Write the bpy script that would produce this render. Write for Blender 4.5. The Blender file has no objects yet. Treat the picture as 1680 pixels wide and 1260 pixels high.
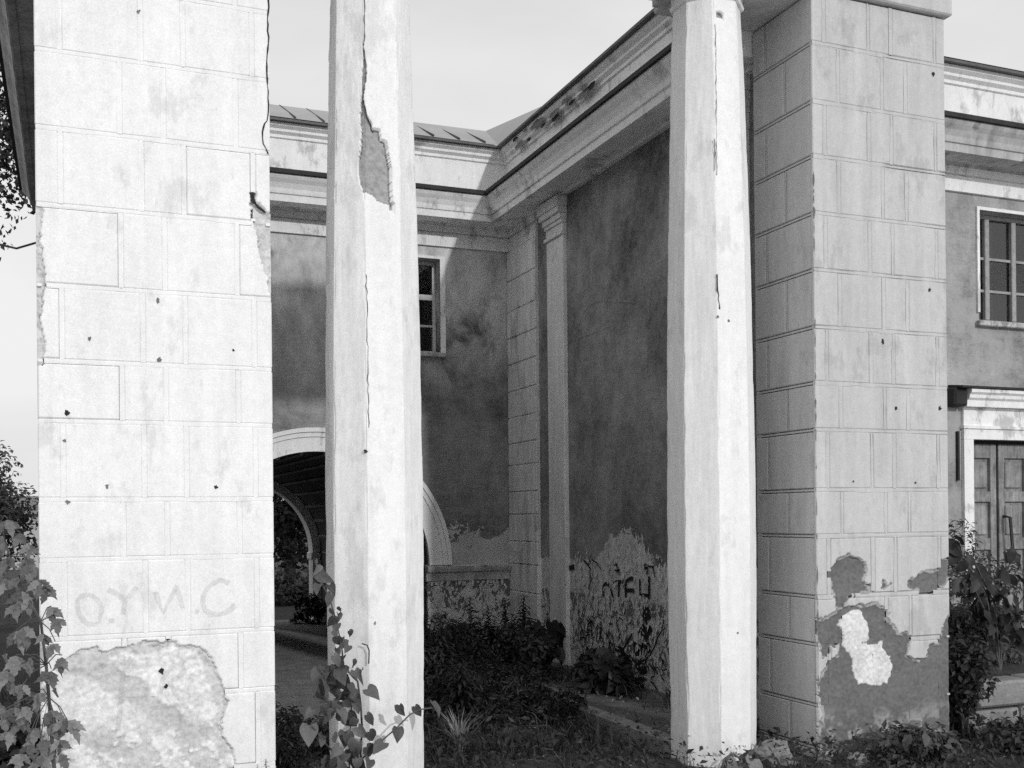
import bpy, math, random
import numpy as np
from mathutils import Vector, Matrix

random.seed(7)
RNG = np.random.default_rng(11)
R = math.radians
scene = bpy.context.scene
COL = scene.collection

# ------------------------------------------------------------------ camera
cam_d = bpy.data.cameras.new('camera')
cam = bpy.data.objects.new('camera', cam_d)
COL.objects.link(cam)
cam_d.sensor_width = 36.0
cam_d.lens = 36.0 * 1790.0 / 1680.0
cam_d.shift_y = (848.0 - 630.0) / 1680.0
cam_d.clip_start = 0.05
cam_d.clip_end = 2000.0
EYE = Vector((0.0, 0.0, 1.6))
YAW, ROLL = R(22.05), R(0.55)
cam.matrix_world = (Matrix.Translation(EYE) @ Matrix.Rotation(-YAW, 4, 'Z') @
                    Matrix.Rotation(R(90), 4, 'X') @ Matrix.Rotation(-ROLL, 4, 'Z'))
scene.camera = cam

# ------------------------------------------------------------------ world, sun, exposure
SUN_EL, SUN_AZ = R(21.1), R(9.0)          # azimuth measured from -Y towards +X
world = bpy.data.worlds.new('World')
scene.world = world
world.use_nodes = True
wt = world.node_tree
wt.nodes.clear()
w_out = wt.nodes.new('ShaderNodeOutputWorld')
w_bg = wt.nodes.new('ShaderNodeBackground')
w_sky = wt.nodes.new('ShaderNodeTexSky')
w_sky.sky_type = 'NISHITA'
w_sky.sun_disc = False
w_sky.sun_elevation = SUN_EL
w_sky.sun_rotation = R(171.0)
w_sky.altitude = 100.0
w_sky.air_density = 1.6
w_sky.dust_density = 4.0
w_sky.ozone_density = 0.6
w_bw = wt.nodes.new('ShaderNodeRGBToBW')
wt.links.new(w_sky.outputs[0], w_bw.inputs[0])
# thin bright cloud veil over the whole sky
w_tc = wt.nodes.new('ShaderNodeTexCoord')
w_mp = wt.nodes.new('ShaderNodeMapping'); w_mp.inputs['Scale'].default_value = (1.0, 1.0, 3.5)
wt.links.new(w_tc.outputs['Generated'], w_mp.inputs['Vector'])
w_no = wt.nodes.new('ShaderNodeTexNoise'); w_no.inputs['Scale'].default_value = 1.6; w_no.inputs['Detail'].default_value = 5
wt.links.new(w_mp.outputs[0], w_no.inputs['Vector'])
w_cl = wt.nodes.new('ShaderNodeMapRange'); w_cl.inputs['From Min'].default_value = 0.35; w_cl.inputs['From Max'].default_value = 0.65
w_cl.inputs['To Min'].default_value = 6.7; w_cl.inputs['To Max'].default_value = 8.5
wt.links.new(w_no.outputs[0], w_cl.inputs['Value'])
w_mx = wt.nodes.new('ShaderNodeMix'); w_mx.data_type = 'FLOAT'; w_mx.inputs[0].default_value = 0.95
wt.links.new(w_bw.outputs[0], w_mx.inputs[2]); wt.links.new(w_cl.outputs[0], w_mx.inputs[3])
wt.links.new(w_mx.outputs[0], w_bg.inputs['Color'])
w_bg.inputs['Strength'].default_value = 0.15
wt.links.new(w_bg.outputs[0], w_out.inputs['Surface'])

sun_d = bpy.data.lights.new('sun', 'SUN')
sun_d.energy = 2.0
sun_d.angle = R(1.6)
sun_d.color = (1.0, 1.0, 1.0)
sun = bpy.data.objects.new('sun', sun_d)
COL.objects.link(sun)
ldir = Vector((-math.sin(SUN_AZ) * math.cos(SUN_EL), math.cos(SUN_AZ) * math.cos(SUN_EL), -math.sin(SUN_EL)))
sun.rotation_euler = ldir.to_track_quat('-Z', 'Y').to_euler()

scene.cycles.use_denoising = False
vs = scene.view_settings
vs.view_transform = 'Standard'
vs.look = 'None'
vs.exposure = -0.50
vs.gamma = 1.0
vs.use_curve_mapping = False

# ------------------------------------------------------------------ object helpers
def tag(o, label=None, cat=None, group=None, kind=None):
    if label: o['label'] = label
    if cat: o['category'] = cat
    if group: o['group'] = group
    if kind: o['kind'] = kind
    return o

def thing(name, label, cat, base=(0, 0, 0), group=None):
    o = bpy.data.objects.new(name, None)
    o.empty_display_size = 0.2
    COL.objects.link(o)
    o.location = base
    return tag(o, label, cat, group)

class MB:
    """collects polygons in world coordinates"""
    def __init__(self):
        self.v = []; self.f = []
    def poly(self, pts):
        n = len(self.v); self.v += [tuple(p) for p in pts]; self.f.append(tuple(range(n, n + len(pts))))
    def add(self, vs_, fs_):
        n = len(self.v); self.v += [tuple(p) for p in vs_]; self.f += [tuple(i + n for i in f) for f in fs_]
    def box(self, x0, x1, y0, y1, z0, z1):
        v = [(x0,y0,z0),(x1,y0,z0),(x1,y1,z0),(x0,y1,z0),(x0,y0,z1),(x1,y0,z1),(x1,y1,z1),(x0,y1,z1)]
        self.add(v, [(0,3,2,1),(4,5,6,7),(0,1,5,4),(1,2,6,5),(2,3,7,6),(3,0,4,7)])
        return self
    def cbox(self, x0, x1, y0, y1, z0, z1, c=0.01):
        """box with all edges cut back (chamfer c)"""
        X = (x0, x0 + c, x1 - c, x1); Y = (y0, y0 + c, y1 - c, y1); Z = (z0, z0 + c, z1 - c, z1)
        idx = {}; V = []
        def vi(i, j, k):
            key = (i, j, k)
            if key not in idx:
                idx[key] = len(V); V.append((X[i], Y[j], Z[k]))
            return idx[key]
        F = [[vi(1,0,1),vi(2,0,1),vi(2,0,2),vi(1,0,2)], [vi(2,3,1),vi(1,3,1),vi(1,3,2),vi(2,3,2)],
             [vi(0,2,1),vi(0,1,1),vi(0,1,2),vi(0,2,2)], [vi(3,1,1),vi(3,2,1),vi(3,2,2),vi(3,1,2)],
             [vi(1,1,3),vi(2,1,3),vi(2,2,3),vi(1,2,3)], [vi(1,2,0),vi(2,2,0),vi(2,1,0),vi(1,1,0)],
             [vi(0,1,1),vi(1,0,1),vi(1,0,2),vi(0,1,2)], [vi(2,0,1),vi(3,1,1),vi(3,1,2),vi(2,0,2)],
             [vi(3,2,1),vi(2,3,1),vi(2,3,2),vi(3,2,2)], [vi(1,3,1),vi(0,2,1),vi(0,2,2),vi(1,3,2)],
             [vi(1,0,2),vi(2,0,2),vi(2,1,3),vi(1,1,3)], [vi(3,1,2),vi(3,2,2),vi(2,2,3),vi(2,1,3)],
             [vi(2,3,2),vi(1,3,2),vi(1,2,3),vi(2,2,3)], [vi(0,2,2),vi(0,1,2),vi(1,1,3),vi(1,2,3)],
             [vi(1,1,0),vi(2,1,0),vi(2,0,1),vi(1,0,1)], [vi(2,1,0),vi(2,2,0),vi(3,2,1),vi(3,1,1)],
             [vi(2,2,0),vi(1,2,0),vi(1,3,1),vi(2,3,1)], [vi(1,2,0),vi(1,1,0),vi(0,1,1),vi(0,2,1)],
             [vi(1,0,2),vi(1,1,3),vi(0,1,2)], [vi(2,0,2),vi(3,1,2),vi(2,1,3)], [vi(2,3,2),vi(2,2,3),vi(3,2,2)], [vi(1,3,2),vi(0,2,2),vi(1,2,3)],
             [vi(1,0,1),vi(0,1,1),vi(1,1,0)], [vi(2,0,1),vi(2,1,0),vi(3,1,1)], [vi(2,3,1),vi(3,2,1),vi(2,2,0)], [vi(1,3,1),vi(1,2,0),vi(0,2,1)]]
        self.add(V, F)
        return self
    def tube(self, pts, radii, n=6, cap=True):
        pts = [Vector(p) for p in pts]
        if not hasattr(radii, '__len__'): radii = [radii] * len(pts)
        rings = []
        for i, p in enumerate(pts):
            t = (pts[min(i + 1, len(pts) - 1)] - pts[max(i - 1, 0)])
            if t.length < 1e-9: t = Vector((0, 0, 1))
            t.normalize()
            a = t.cross(Vector((0, 0, 1)) if abs(t.z) < 0.95 else Vector((1, 0, 0))).normalized()
            b = t.cross(a)
            rings.append([p + (a * math.cos(2 * math.pi * k / n) + b * math.sin(2 * math.pi * k / n)) * radii[i] for k in range(n)])
        V = [q for r_ in rings for q in r_]; F = []
        for i in range(len(pts) - 1):
            for k in range(n):
                F.append((i*n+k, i*n+(k+1) % n, (i+1)*n+(k+1) % n, (i+1)*n+k))
        if cap:
            F.append(tuple(range(n - 1, -1, -1))); F.append(tuple((len(pts)-1)*n + k for k in range(n)))
        self.add(V, F)
        return self
    def sweep(self, path, prof):
        """closed profile [(out, z)] swept along an open plan path; 'out' is to the right of travel"""
        P = [Vector((p[0], p[1])) for p in path]; rows = []
        for i, p in enumerate(P):
            def nrm(a, b):
                t = (b - a).normalized(); return Vector((t.y, -t.x))
            if i == 0: m = nrm(P[0], P[1])
            elif i == len(P) - 1: m = nrm(P[-2], P[-1])
            else:
                n1, n2 = nrm(P[i-1], P[i]), nrm(P[i], P[i+1])
                m = n1 + n2; m = m / max(m.dot(n1), 1e-6)
            rows.append([(p.x + m.x * o, p.y + m.y * o, z) for o, z in prof])
        k = len(prof); V = [q for r_ in rows for q in r_]; F = []
        for i in range(len(P) - 1):
            for j in range(k):
                F.append((i*k+j, (i+1)*k+j, (i+1)*k+(j+1) % k, i*k+(j+1) % k))
        F.append(tuple(range(k))); F.append(tuple((len(P)-1)*k + j for j in range(k-1, -1, -1)))
        self.add(V, F)
        return self
    def ribbon(self, pts, widths, side):
        side = Vector(side).normalized(); pts = [Vector(p) for p in pts]
        if not hasattr(widths, '__len__'): widths = [widths] * len(pts)
        for i in range(len(pts) - 1):
            a, b = pts[i], pts[i+1]
            self.poly([a - side*widths[i]/2, b - side*widths[i+1]/2, b + side*widths[i+1]/2, a + side*widths[i]/2])
        return self
    def stroke(self, pts, w, n):
        """flat brush stroke lying in a plane of normal n"""
        pts = [Vector(p) for p in pts]; n = Vector(n).normalized()
        offs = []
        for i, p in enumerate(pts):
            t = (pts[min(i+1, len(pts)-1)] - pts[max(i-1, 0)]).normalized()
            offs.append(t.cross(n).normalized() * w * (0.42 + 0.16 * random.random()))
        for i in range(len(pts) - 1):
            self.poly([pts[i]-offs[i], pts[i+1]-offs[i+1], pts[i+1]+offs[i+1], pts[i]+offs[i]])
        return self

def mesh_np(name, V, F, attrs=None):
    """V (n,3), F (m,k) with constant k"""
    me = bpy.data.meshes.new(name)
    V = np.asarray(V, dtype=np.float32); F = np.asarray(F, dtype=np.int32)
    m, k = F.shape
    me.vertices.add(len(V)); me.vertices.foreach_set('co', V.ravel())
    me.loops.add(m * k); me.loops.foreach_set('vertex_index', F.ravel())
    me.polygons.add(m); me.polygons.foreach_set('loop_start', np.arange(m, dtype=np.int32) * k)
    me.polygons.foreach_set('loop_total', np.full(m, k, dtype=np.int32))
    me.update(calc_edges=True)
    for an, val in (attrs or {}).items():
        a = me.attributes.new(an, 'FLOAT', 'POINT'); a.data.foreach_set('value', np.asarray(val, dtype=np.float32))
    return me

def link(name, me, mat, parent=None, smooth=False):
    o = bpy.data.objects.new(name, me)
    COL.objects.link(o)
    if mat is not None and not me.materials: me.materials.append(mat)
    if smooth: me.polygons.foreach_set('use_smooth', np.ones(len(me.polygons), dtype=bool))
    if parent is not None:
        o.parent = parent
        if parent.type == 'EMPTY': o.location = -Vector(parent.location)
    return o

def build(mb, name, mat, parent=None, smooth=False):
    me = bpy.data.meshes.new(name); me.from_pydata(mb.v, [], mb.f); me.update()
    return link(name, me, mat, parent, smooth)

# numpy value noise
_PERM = RNG.random((256, 256))
def vnoise(x, y):
    x = np.asarray(x, float); y = np.asarray(y, float)
    xi = np.floor(x).astype(int); yi = np.floor(y).astype(int)
    fx = x - xi; fy = y - yi; fx = fx*fx*(3-2*fx); fy = fy*fy*(3-2*fy)
    g = lambda a, b: _PERM[a & 255, b & 255]
    return (g(xi,yi)*(1-fx)+g(xi+1,yi)*fx)*(1-fy) + (g(xi,yi+1)*(1-fx)+g(xi+1,yi+1)*fx)*fy
def fnoise(x, y, o=4):
    s = 0; a = 0.5; t = 0
    for i in range(o):
        s = s + a * vnoise(np.asarray(x)*2**i + 17.3*i, np.asarray(y)*2**i + 5.1*i); t += a; a *= 0.55
    return s / t
def inpoly(x, y, poly):
    x = np.asarray(x); y = np.asarray(y); r = np.zeros(x.shape, bool); n = len(poly)
    for i in range(n):
        x1, y1 = poly[i]; x2, y2 = poly[(i+1) % n]
        if y1 == y2: continue
        c = ((y1 > y) != (y2 > y)) & (x < (x2-x1)*(y-y1)/(y2-y1) + x1)
        r ^= c
    return r
def pdist(x, y, poly):
    d = np.full(np.shape(x), 1e9)
    for i in range(len(poly)):
        a = np.array(poly[i]); b = np.array(poly[(i+1) % len(poly)]); ab = b-a; L = max(ab@ab, 1e-12)
        t = np.clip(((x-a[0])*ab[0] + (y-a[1])*ab[1]) / L, 0, 1)
        d = np.minimum(d, np.hypot(x-a[0]-t*ab[0], y-a[1]-t*ab[1]))
    return d

# ------------------------------------------------------------------ material helpers
class NT:
    def __init__(self, name):
        self.m = bpy.data.materials.new(name); self.m.use_nodes = True
        self.t = self.m.node_tree; self.t.nodes.clear()
        self.out = self.t.nodes.new('ShaderNodeOutputMaterial')
        self.p = self.t.nodes.new('ShaderNodeBsdfPrincipled')
        self.p.inputs['Specular IOR Level'].default_value = 0.25
        self.t.links.new(self.p.outputs[0], self.out.inputs[0])
        self.tc = self.t.nodes.new('ShaderNodeTexCoord')
    def n(self, kind): return self.t.nodes.new(kind)
    def put(self, sock, v):
        if hasattr(v, 'is_linked') or isinstance(v, bpy.types.NodeSocket): self.t.links.new(v, sock)
        else: sock.default_value = v
    def coord(self, scale=(1,1,1), loc=(0,0,0)):
        mp = self.n('ShaderNodeMapping'); mp.inputs['Scale'].default_value = scale; mp.inputs['Location'].default_value = loc
        self.t.links.new(self.tc.outputs['Object'], mp.inputs['Vector']); return mp.outputs[0]
    def noise(self, scale, detail=5, rough=0.6, vec=None, dist=0.0):
        nd = self.n('ShaderNodeTexNoise'); nd.inputs['Scale'].default_value = scale
        nd.inputs['Detail'].default_value = detail; nd.inputs['Roughness'].default_value = rough
        nd.inputs['Distortion'].default_value = dist
        self.t.links.new(vec if vec is not None else self.tc.outputs['Object'], nd.inputs['Vector'])
        return nd.outputs[0]
    def white(self, scale):
        mp = self.n('ShaderNodeTexNoise'); mp.inputs['Scale'].default_value = scale; mp.inputs['Detail'].default_value = 1
        self.t.links.new(self.tc.outputs['Object'], mp.inputs['Vector']); return mp.outputs[0]
    def ma(self, op, a, b=0.0, c=None):
        nd = self.n('ShaderNodeMath'); nd.operation = op
        self.put(nd.inputs[0], a); self.put(nd.inputs[1], b)
        if c is not None: self.put(nd.inputs[2], c)
        return nd.outputs[0]
    def step(self, v, a, b):
        nd = self.n('ShaderNodeMapRange'); nd.interpolation_type = 'SMOOTHSTEP'
        self.put(nd.inputs['Value'], v); nd.inputs['From Min'].default_value = a; nd.inputs['From Max'].default_value = b
        return nd.outputs[0]
    def mix(self, f, a, b):
        nd = self.n('ShaderNodeMix'); nd.data_type = 'FLOAT'
        self.put(nd.inputs[0], f); self.put(nd.inputs[2], a); self.put(nd.inputs[3], b); return nd.outputs[0]
    def attr(self, name):
        nd = self.n('ShaderNodeAttribute'); nd.attribute_name = name; return nd.outputs['Fac']
    def xyz(self):
        nd = self.n('ShaderNodeSeparateXYZ'); self.t.links.new(self.tc.outputs['Object'], nd.inputs[0]); return nd.outputs
    def done(self, val, rough=0.85, bump=None, bs=0.3, bd=0.01):
        self.put(self.p.inputs['Base Color'], val) if not isinstance(val, float) else setattr(self.p.inputs['Base Color'], 'default_value', (val, val, val, 1))
        self.p.inputs['Roughness'].default_value = rough
        if bump is not None:
            b = self.n('ShaderNodeBump'); b.inputs['Strength'].default_value = bs; b.inputs['Distance'].default_value = bd
            self.put(b.inputs['Height'], bump); self.t.links.new(b.outputs[0], self.p.inputs['Normal'])
        return self.m

def m_paint(name, base, stain=0.12, streak=0.1, under=0.42, under_white=0.72, grain=0.1, bs=0.25, dirt=0.25):
    N = NT(name)
    n1 = N.noise(1.7, 6, 0.62); n2 = N.noise(1.0, 5, 0.65, N.coord((9, 9, 0.9))); n3 = N.noise(22, 6, 0.65); g = N.white(170)
    v = N.ma('MULTIPLY_ADD', N.ma('SUBTRACT', n1, 0.5), stain * 4, 1.0)
    v = N.ma('ADD', v, N.ma('MULTIPLY', N.ma('SUBTRACT', n2, 0.5), streak * 4.5))
    v = N.ma('ADD', v, N.ma('MULTIPLY', N.ma('SUBTRACT', n3, 0.5), 0.24))
    v = N.ma('ADD', v, N.ma('MULTIPLY', N.ma('SUBTRACT', g, 0.5), grain * 3.5))
    # dirty scuffs where two noises agree
    sc = N.step(N.ma('MULTIPLY', n1, N.noise(7, 6, 0.7, N.coord((1, 1, 0.45)))), 0.27, 0.36)
    v = N.ma('MULTIPLY', v, N.mix(sc, 1.0, 1.0 - dirt))
    pv = N.ma('MULTIPLY', v, base)
    # exposed render
    r1 = N.noise(38, 6, 0.7); r2 = N.noise(6, 5, 0.65)
    uv = N.ma('MULTIPLY_ADD', N.ma('SUBTRACT', r1, 0.5), 1.3, N.ma('MULTIPLY_ADD', N.ma('SUBTRACT', r2, 0.5), 0.9, 1.0))
    uv = N.ma('MULTIPLY', uv, N.mix(N.attr('white'), under, under_white))
    pe = N.step(N.attr('peel'), 0.35, 0.65)
    col = N.mix(pe, pv, uv)
    h = N.ma('ADD', N.ma('MULTIPLY', n3, 0.5), N.ma('MULTIPLY', r1, N.mix(pe, 0.25, 0.75)))
    return N.done(col, 0.9, h, bs, 0.006)

def m_plain(name, base, var=0.25, scale=9.0, rough=0.85, bs=0.25, bd=0.004, spec=None):
    N = NT(name)
    a = N.noise(scale, 6, 0.65); b = N.noise(scale * 9, 5, 0.6)
    v = N.ma('ADD', N.ma('MULTIPLY', N.ma('SUBTRACT', a, 0.5), var * 4), N.ma('MULTIPLY', N.ma('SUBTRACT', b, 0.5), var * 2.5))
    v = N.ma('MAXIMUM', N.ma('MULTIPLY', N.ma('ADD', v, 1.0), base), base * 0.2)
    if spec is not None: N.p.inputs['Specular IOR Level'].default_value = spec
    return N.done(v, rough, N.ma('ADD', a, b), bs, bd)

def m_leaf(name, base, var=0.5, trans=0.25, rough=0.5):
    N = NT(name)
    oi = N.n('ShaderNodeObjectInfo')
    a = N.noise(7.0, 3, 0.6); b = N.noise(60.0, 3, 0.6)
    v = N.ma('ADD', N.ma('MULTIPLY', N.ma('SUBTRACT', a, 0.5), var * 2), N.ma('MULTIPLY', N.ma('SUBTRACT', b, 0.5), var * 0.8))
    v = N.ma('ADD', v, N.ma('MULTIPLY', N.ma('SUBTRACT', oi.outputs['Random'], 0.5), var * 1.2))
    v = N.ma('MAXIMUM', N.ma('MULTIPLY', N.ma('ADD', v, 1.0), base), 0.008)
    m = N.done(v, rough)
    N.p.inputs['Specular IOR Level'].default_value = 0.35
    tr = N.n('ShaderNodeBsdfTranslucent'); N.t.links.new(v, tr.inputs['Color'])
    mx = N.n('ShaderNodeMixShader'); mx.inputs[0].default_value = trans
    N.t.links.new(N.p.outputs[0], mx.inputs[1]); N.t.links.new(tr.outputs[0], mx.inputs[2]); N.t.links.new(mx.outputs[0], N.out.inputs[0])
    return m

def m_wall(name, which):
    """old dark colour-wash with worn and flaking lower zones; object space is world space"""
    N = NT(name); X, Y, Z = N.xyz()[:3]
    big = N.noise(0.9, 6, 0.62); mid = N.noise(4.5, 7, 0.68, N.coord((1, 1, 0.55))); fin = N.noise(34, 5, 0.65)
    flk = N.noise(10, 8, 0.72, N.coord((1, 1, 0.7)), 0.9); g = N.white(95)
    blotch = N.noise(3.0, 7, 0.66, None, 0.8)
    base = N.ma('MULTIPLY_ADD', N.ma('SUBTRACT', big, 0.5), 0.75, 0.29)
    base = N.ma('ADD', base, N.ma('MULTIPLY', N.ma('SUBTRACT', mid, 0.5), 0.42))
    brush = N.noise(1.0, 6, 0.7, N.coord((3, 8, 14)), 0.4)
    base = N.ma('ADD', base, N.ma('MULTIPLY', N.ma('SUBTRACT', brush, 0.5), 0.30))
    fleck = N.step(N.noise(42, 4, 0.6, N.coord((1, 1, 0.5))), 0.68, 0.74)
    base = N.ma('MAXIMUM', N.ma('ADD', base, N.ma('MULTIPLY', N.ma('MULTIPLY', fleck, N.step(blotch, 0.42, 0.58)), 0.24)), 0.06)
    base = N.ma('ADD', base, N.ma('MULTIPLY', N.ma('SUBTRACT', fin, 0.5), 0.16))
    base = N.ma('ADD', base, N.ma('MULTIPLY', N.ma('SUBTRACT', g, 0.5), 0.22))
    if which == 'court_back':
        # washed out below the cornice, thin flakes of old paint
        wash = N.ma('MULTIPLY', N.step(Z, 2.6, 4.1), N.step(N.ma('ADD', N.ma('MULTIPLY', blotch, 0.7), N.ma('MULTIPLY', big, 0.5)), 0.42, 0.58))
        base = N.mix(wash, base, N.ma('MULTIPLY_ADD', N.ma('SUBTRACT', mid, 0.5), 1.2, 0.58))
        shadow_tone = N.ma('MULTIPLY', N.step(N.ma('ADD', X, N.ma('MULTIPLY', N.ma('SUBTRACT', big, 0.5), 0.5)), 3.45, 3.65), N.step(N.ma('ADD', Z, N.ma('MULTIPLY', N.ma('SUBTRACT', blotch, 0.5), 1.2)), 3.3, 2.8))  # lower right painted darker, in place of the pillar and column shadow
        base = N.ma('MULTIPLY', base, N.mix(shadow_tone, 1.0, 0.8))
        drip = N.step(N.noise(1.0, 5, 0.7, N.coord((26, 26, 3.0))), 0.62, 0.70)
        base = N.mix(N.ma('MULTIPLY', N.ma('MULTIPLY', drip, N.step(blotch, 0.48, 0.62)), 0.7), base, 0.4)
        lim = N.ma('MULTIPLY_ADD', N.ma('SUBTRACT', N.noise(5.5, 5, 0.7), 0.5), 1.1, 1.40)
        low = N.step(N.ma('SUBTRACT', lim, Z), -0.01, 0.01)
        low = N.ma('MULTIPLY', low, N.step(X, 3.6, 3.8))
        light = N.ma('MULTIPLY_ADD', N.ma('SUBTRACT', mid, 0.5), 0.5, 0.52)
        light = N.ma('ADD', light, N.ma('MULTIPLY', N.ma('SUBTRACT', fin, 0.5), 0.3))
        col = N.mix(low, base, light)
        # dado: pale flaking coat with patches gone
        gone = N.ma('MULTIPLY', N.step(N.ma('ADD', flk, N.ma('MULTIPLY', N.step(Z, 0.35, 0.85), 0.12)), 0.60, 0.625), N.step(Z, 0.3, 0.5))
        dado = N.mix(gone, N.ma('MULTIPLY', light, 1.25), N.ma('MULTIPLY_ADD', N.ma('SUBTRACT', fin, 0.5), 0.12, 0.17))
        isd = N.ma('LESS_THAN', Z, 0.98)
        col = N.mix(isd, col, dado)
        h = N.ma('SUBTRACT', N.ma('MULTIPLY', fin, 0.5), N.ma('MULTIPLY', N.ma('MULTIPLY', gone, isd), 1.0))
        h = N.ma('SUBTRACT', h, N.ma('MULTIPLY', low, 0.6))
    elif which == 'court_side':
        scr = N.step(N.noise(2.2, 8, 0.75, None, 2.5), 0.66, 0.70)
        base = N.mix(N.ma('MULTIPLY', scr, 0.25), base, 0.25)
        # bump of the worn zone around the middle of the bay
        hump = N.ma('MULTIPLY', N.step(N.ma('ABSOLUTE', N.ma('SUBTRACT', Y, 8.78)), 0.75, 0.05), 0.30)
        lim = N.ma('ADD', N.ma('MULTIPLY_ADD', N.ma('SUBTRACT', N.noise(6.0, 5, 0.72, N.coord((1, 1, 0.6))), 0.5), 0.55, 1.17), hump)
        low = N.step(N.ma('SUBTRACT', lim, Z), -0.008, 0.008)
        strk = N.noise(1.0, 7, 0.75, N.coord((13, 13, 5.5)), 0.5)
        light = N.ma('MULTIPLY_ADD', N.ma('SUBTRACT', strk, 0.5), 1.4, 0.70)
        light = N.ma('ADD', light, N.ma('MULTIPLY', N.ma('SUBTRACT', fin, 0.5), 0.4))
        light = N.ma('MAXIMUM', light, 0.06)
        col = N.mix(low, base, light)
        mz = N.ma('MULTIPLY', N.step(Z, 0.86, 0.82), N.step(N.ma('ADD', Z, N.ma('MULTIPLY', N.ma('SUBTRACT', mid, 0.5), 0.5)), 0.16, 0.30))
        flake = N.step(N.ma('ADD', flk, N.ma('MULTIPLY', N.ma('SUBTRACT', strk, 0.5), 0.5)), 0.47, 0.50)
        cr = N.mix(flake, N.ma('MULTIPLY_ADD', N.ma('SUBTRACT', fin, 0.5), 0.14, 0.19), N.ma('MULTIPLY_ADD', N.ma('SUBTRACT', fin, 0.5), 0.5, 0.72))
        col = N.mix(mz, col, cr)
        h = N.ma('ADD', N.ma('MULTIPLY', fin, 0.5), N.ma('MULTIPLY', N.ma('MULTIPLY', flake, mz), 1.0))
        h = N.ma('SUBTRACT', h, N.ma('MULTIPLY', low, 0.7))
    else:
        wash = N.step(N.ma('ADD', N.ma('MULTIPLY', blotch, 0.8), N.ma('MULTIPLY', mid, 0.35)), 0.50, 0.70)
        base = N.ma('ADD', base, 0.07)
        col = N.mix(N.ma('MULTIPLY', wash, 0.85), base, 0.42)
        h = N.ma('MULTIPLY', fin, 0.6)
    N.p.inputs['Specular IOR Level'].default_value = 0.15
    h = N.ma('ADD', h, N.ma('ADD', N.ma('MULTIPLY', mid, 0.8), N.ma('MULTIPLY', brush, 0.5)))
    return N.done(col, 0.92, h, 0.8, 0.012)

def m_ground():
    N = NT('soil')
    a = N.noise(1.6, 7, 0.65); b = N.noise(18, 7, 0.7); c = N.noise(90, 4, 0.6)
    v = N.ma('MULTIPLY_ADD', N.ma('SUBTRACT', a, 0.5), 0.08, 0.075)
    v = N.ma('ADD', v, N.ma('MULTIPLY', N.ma('SUBTRACT', b, 0.5), 0.09))
    v = N.ma('ADD', v, N.ma('MULTIPLY', N.ma('SUBTRACT', c, 0.5), 0.05))
    return N.done(N.ma('MAXIMUM', v, 0.012), 0.95, N.ma('ADD', b, c), 0.8, 0.03)

def m_brick_vault():
    N = NT('vault_brick'); xyz = N.xyz()
    ang = N.ma('ARCTAN2', N.ma('SUBTRACT', xyz[2], 1.075), N.ma('SUBTRACT', xyz[0], 2.42))
    cv = N.n('ShaderNodeCombineXYZ'); N.put(cv.inputs[0], xyz[1]); N.put(cv.inputs[1], N.ma('MULTIPLY', ang, 1.235))
    br = N.n('ShaderNodeTexBrick'); N.t.links.new(cv.outputs[0], br.inputs['Vector'])
    br.inputs['Scale'].default_value = 1.0; br.inputs['Brick Width'].default_value = 0.13; br.inputs['Row Height'].default_value = 0.25
    br.inputs['Mortar Size'].default_value = 0.012; br.offset = 0.3
    br.inputs['Color1'].default_value = (0.05, 0.05, 0.05, 1); br.inputs['Color2'].default_value = (0.085, 0.085, 0.085, 1)
    br.inputs['Mortar'].default_value = (0.3, 0.3, 0.3, 1)
    bw = N.n('ShaderNodeRGBToBW'); N.t.links.new(br.outputs['Color'], bw.inputs[0])
    v = N.ma('MULTIPLY', bw.outputs[0], N.ma('ADD', N.noise(3, 5, 0.6), 0.5))
    return N.done(v, 0.9, N.ma('MULTIPLY', br.outputs['Fac'], 1.0), 0.6, 0.01)

def m_glass():
    N = NT('old_window_glass')
    gl = N.n('ShaderNodeBsdfGlossy'); gl.inputs['Roughness'].default_value = 0.03
    bmp = N.n('ShaderNodeBump'); bmp.inputs['Strength'].default_value = 0.06; N.t.links.new(N.noise(2.5, 2, 0.5), bmp.inputs['Height'])
    N.t.links.new(bmp.outputs[0], gl.inputs['Normal'])
    tr = N.n('ShaderNodeBsdfTransparent'); tr.inputs['Color'].default_value = (0.7, 0.7, 0.7, 1)
    mx = N.n('ShaderNodeMixShader'); mx.inputs[0].default_value = 0.10
    N.t.links.new(tr.outputs[0], mx.inputs[1]); N.t.links.new(gl.outputs[0], mx.inputs[2]); N.t.links.new(mx.outputs[0], N.out.inputs[0])
    return N.m

def m_fade(name, val, cover):
    """thin worn paint: only part of the stroke still covers the wall"""
    N = NT(name)
    N.done(val, 0.9)
    a = N.noise(26, 6, 0.75); b = N.noise(130, 3, 0.6)
    f = N.step(N.ma('ADD', N.ma('MULTIPLY', a, 0.65), N.ma('MULTIPLY', b, 0.35)), 0.5 - 0.12 + (0.5 - cover) * 0.5, 0.5 + 0.12 + (0.5 - cover) * 0.5)
    tr = N.n('ShaderNodeBsdfTransparent'); mx = N.n('ShaderNodeMixShader')
    N.put(mx.inputs[0], f); N.t.links.new(tr.outputs[0], mx.inputs[1]); N.t.links.new(N.p.outputs[0], mx.inputs[2]); N.t.links.new(mx.outputs[0], N.out.inputs[0])
    return N.m

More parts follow.
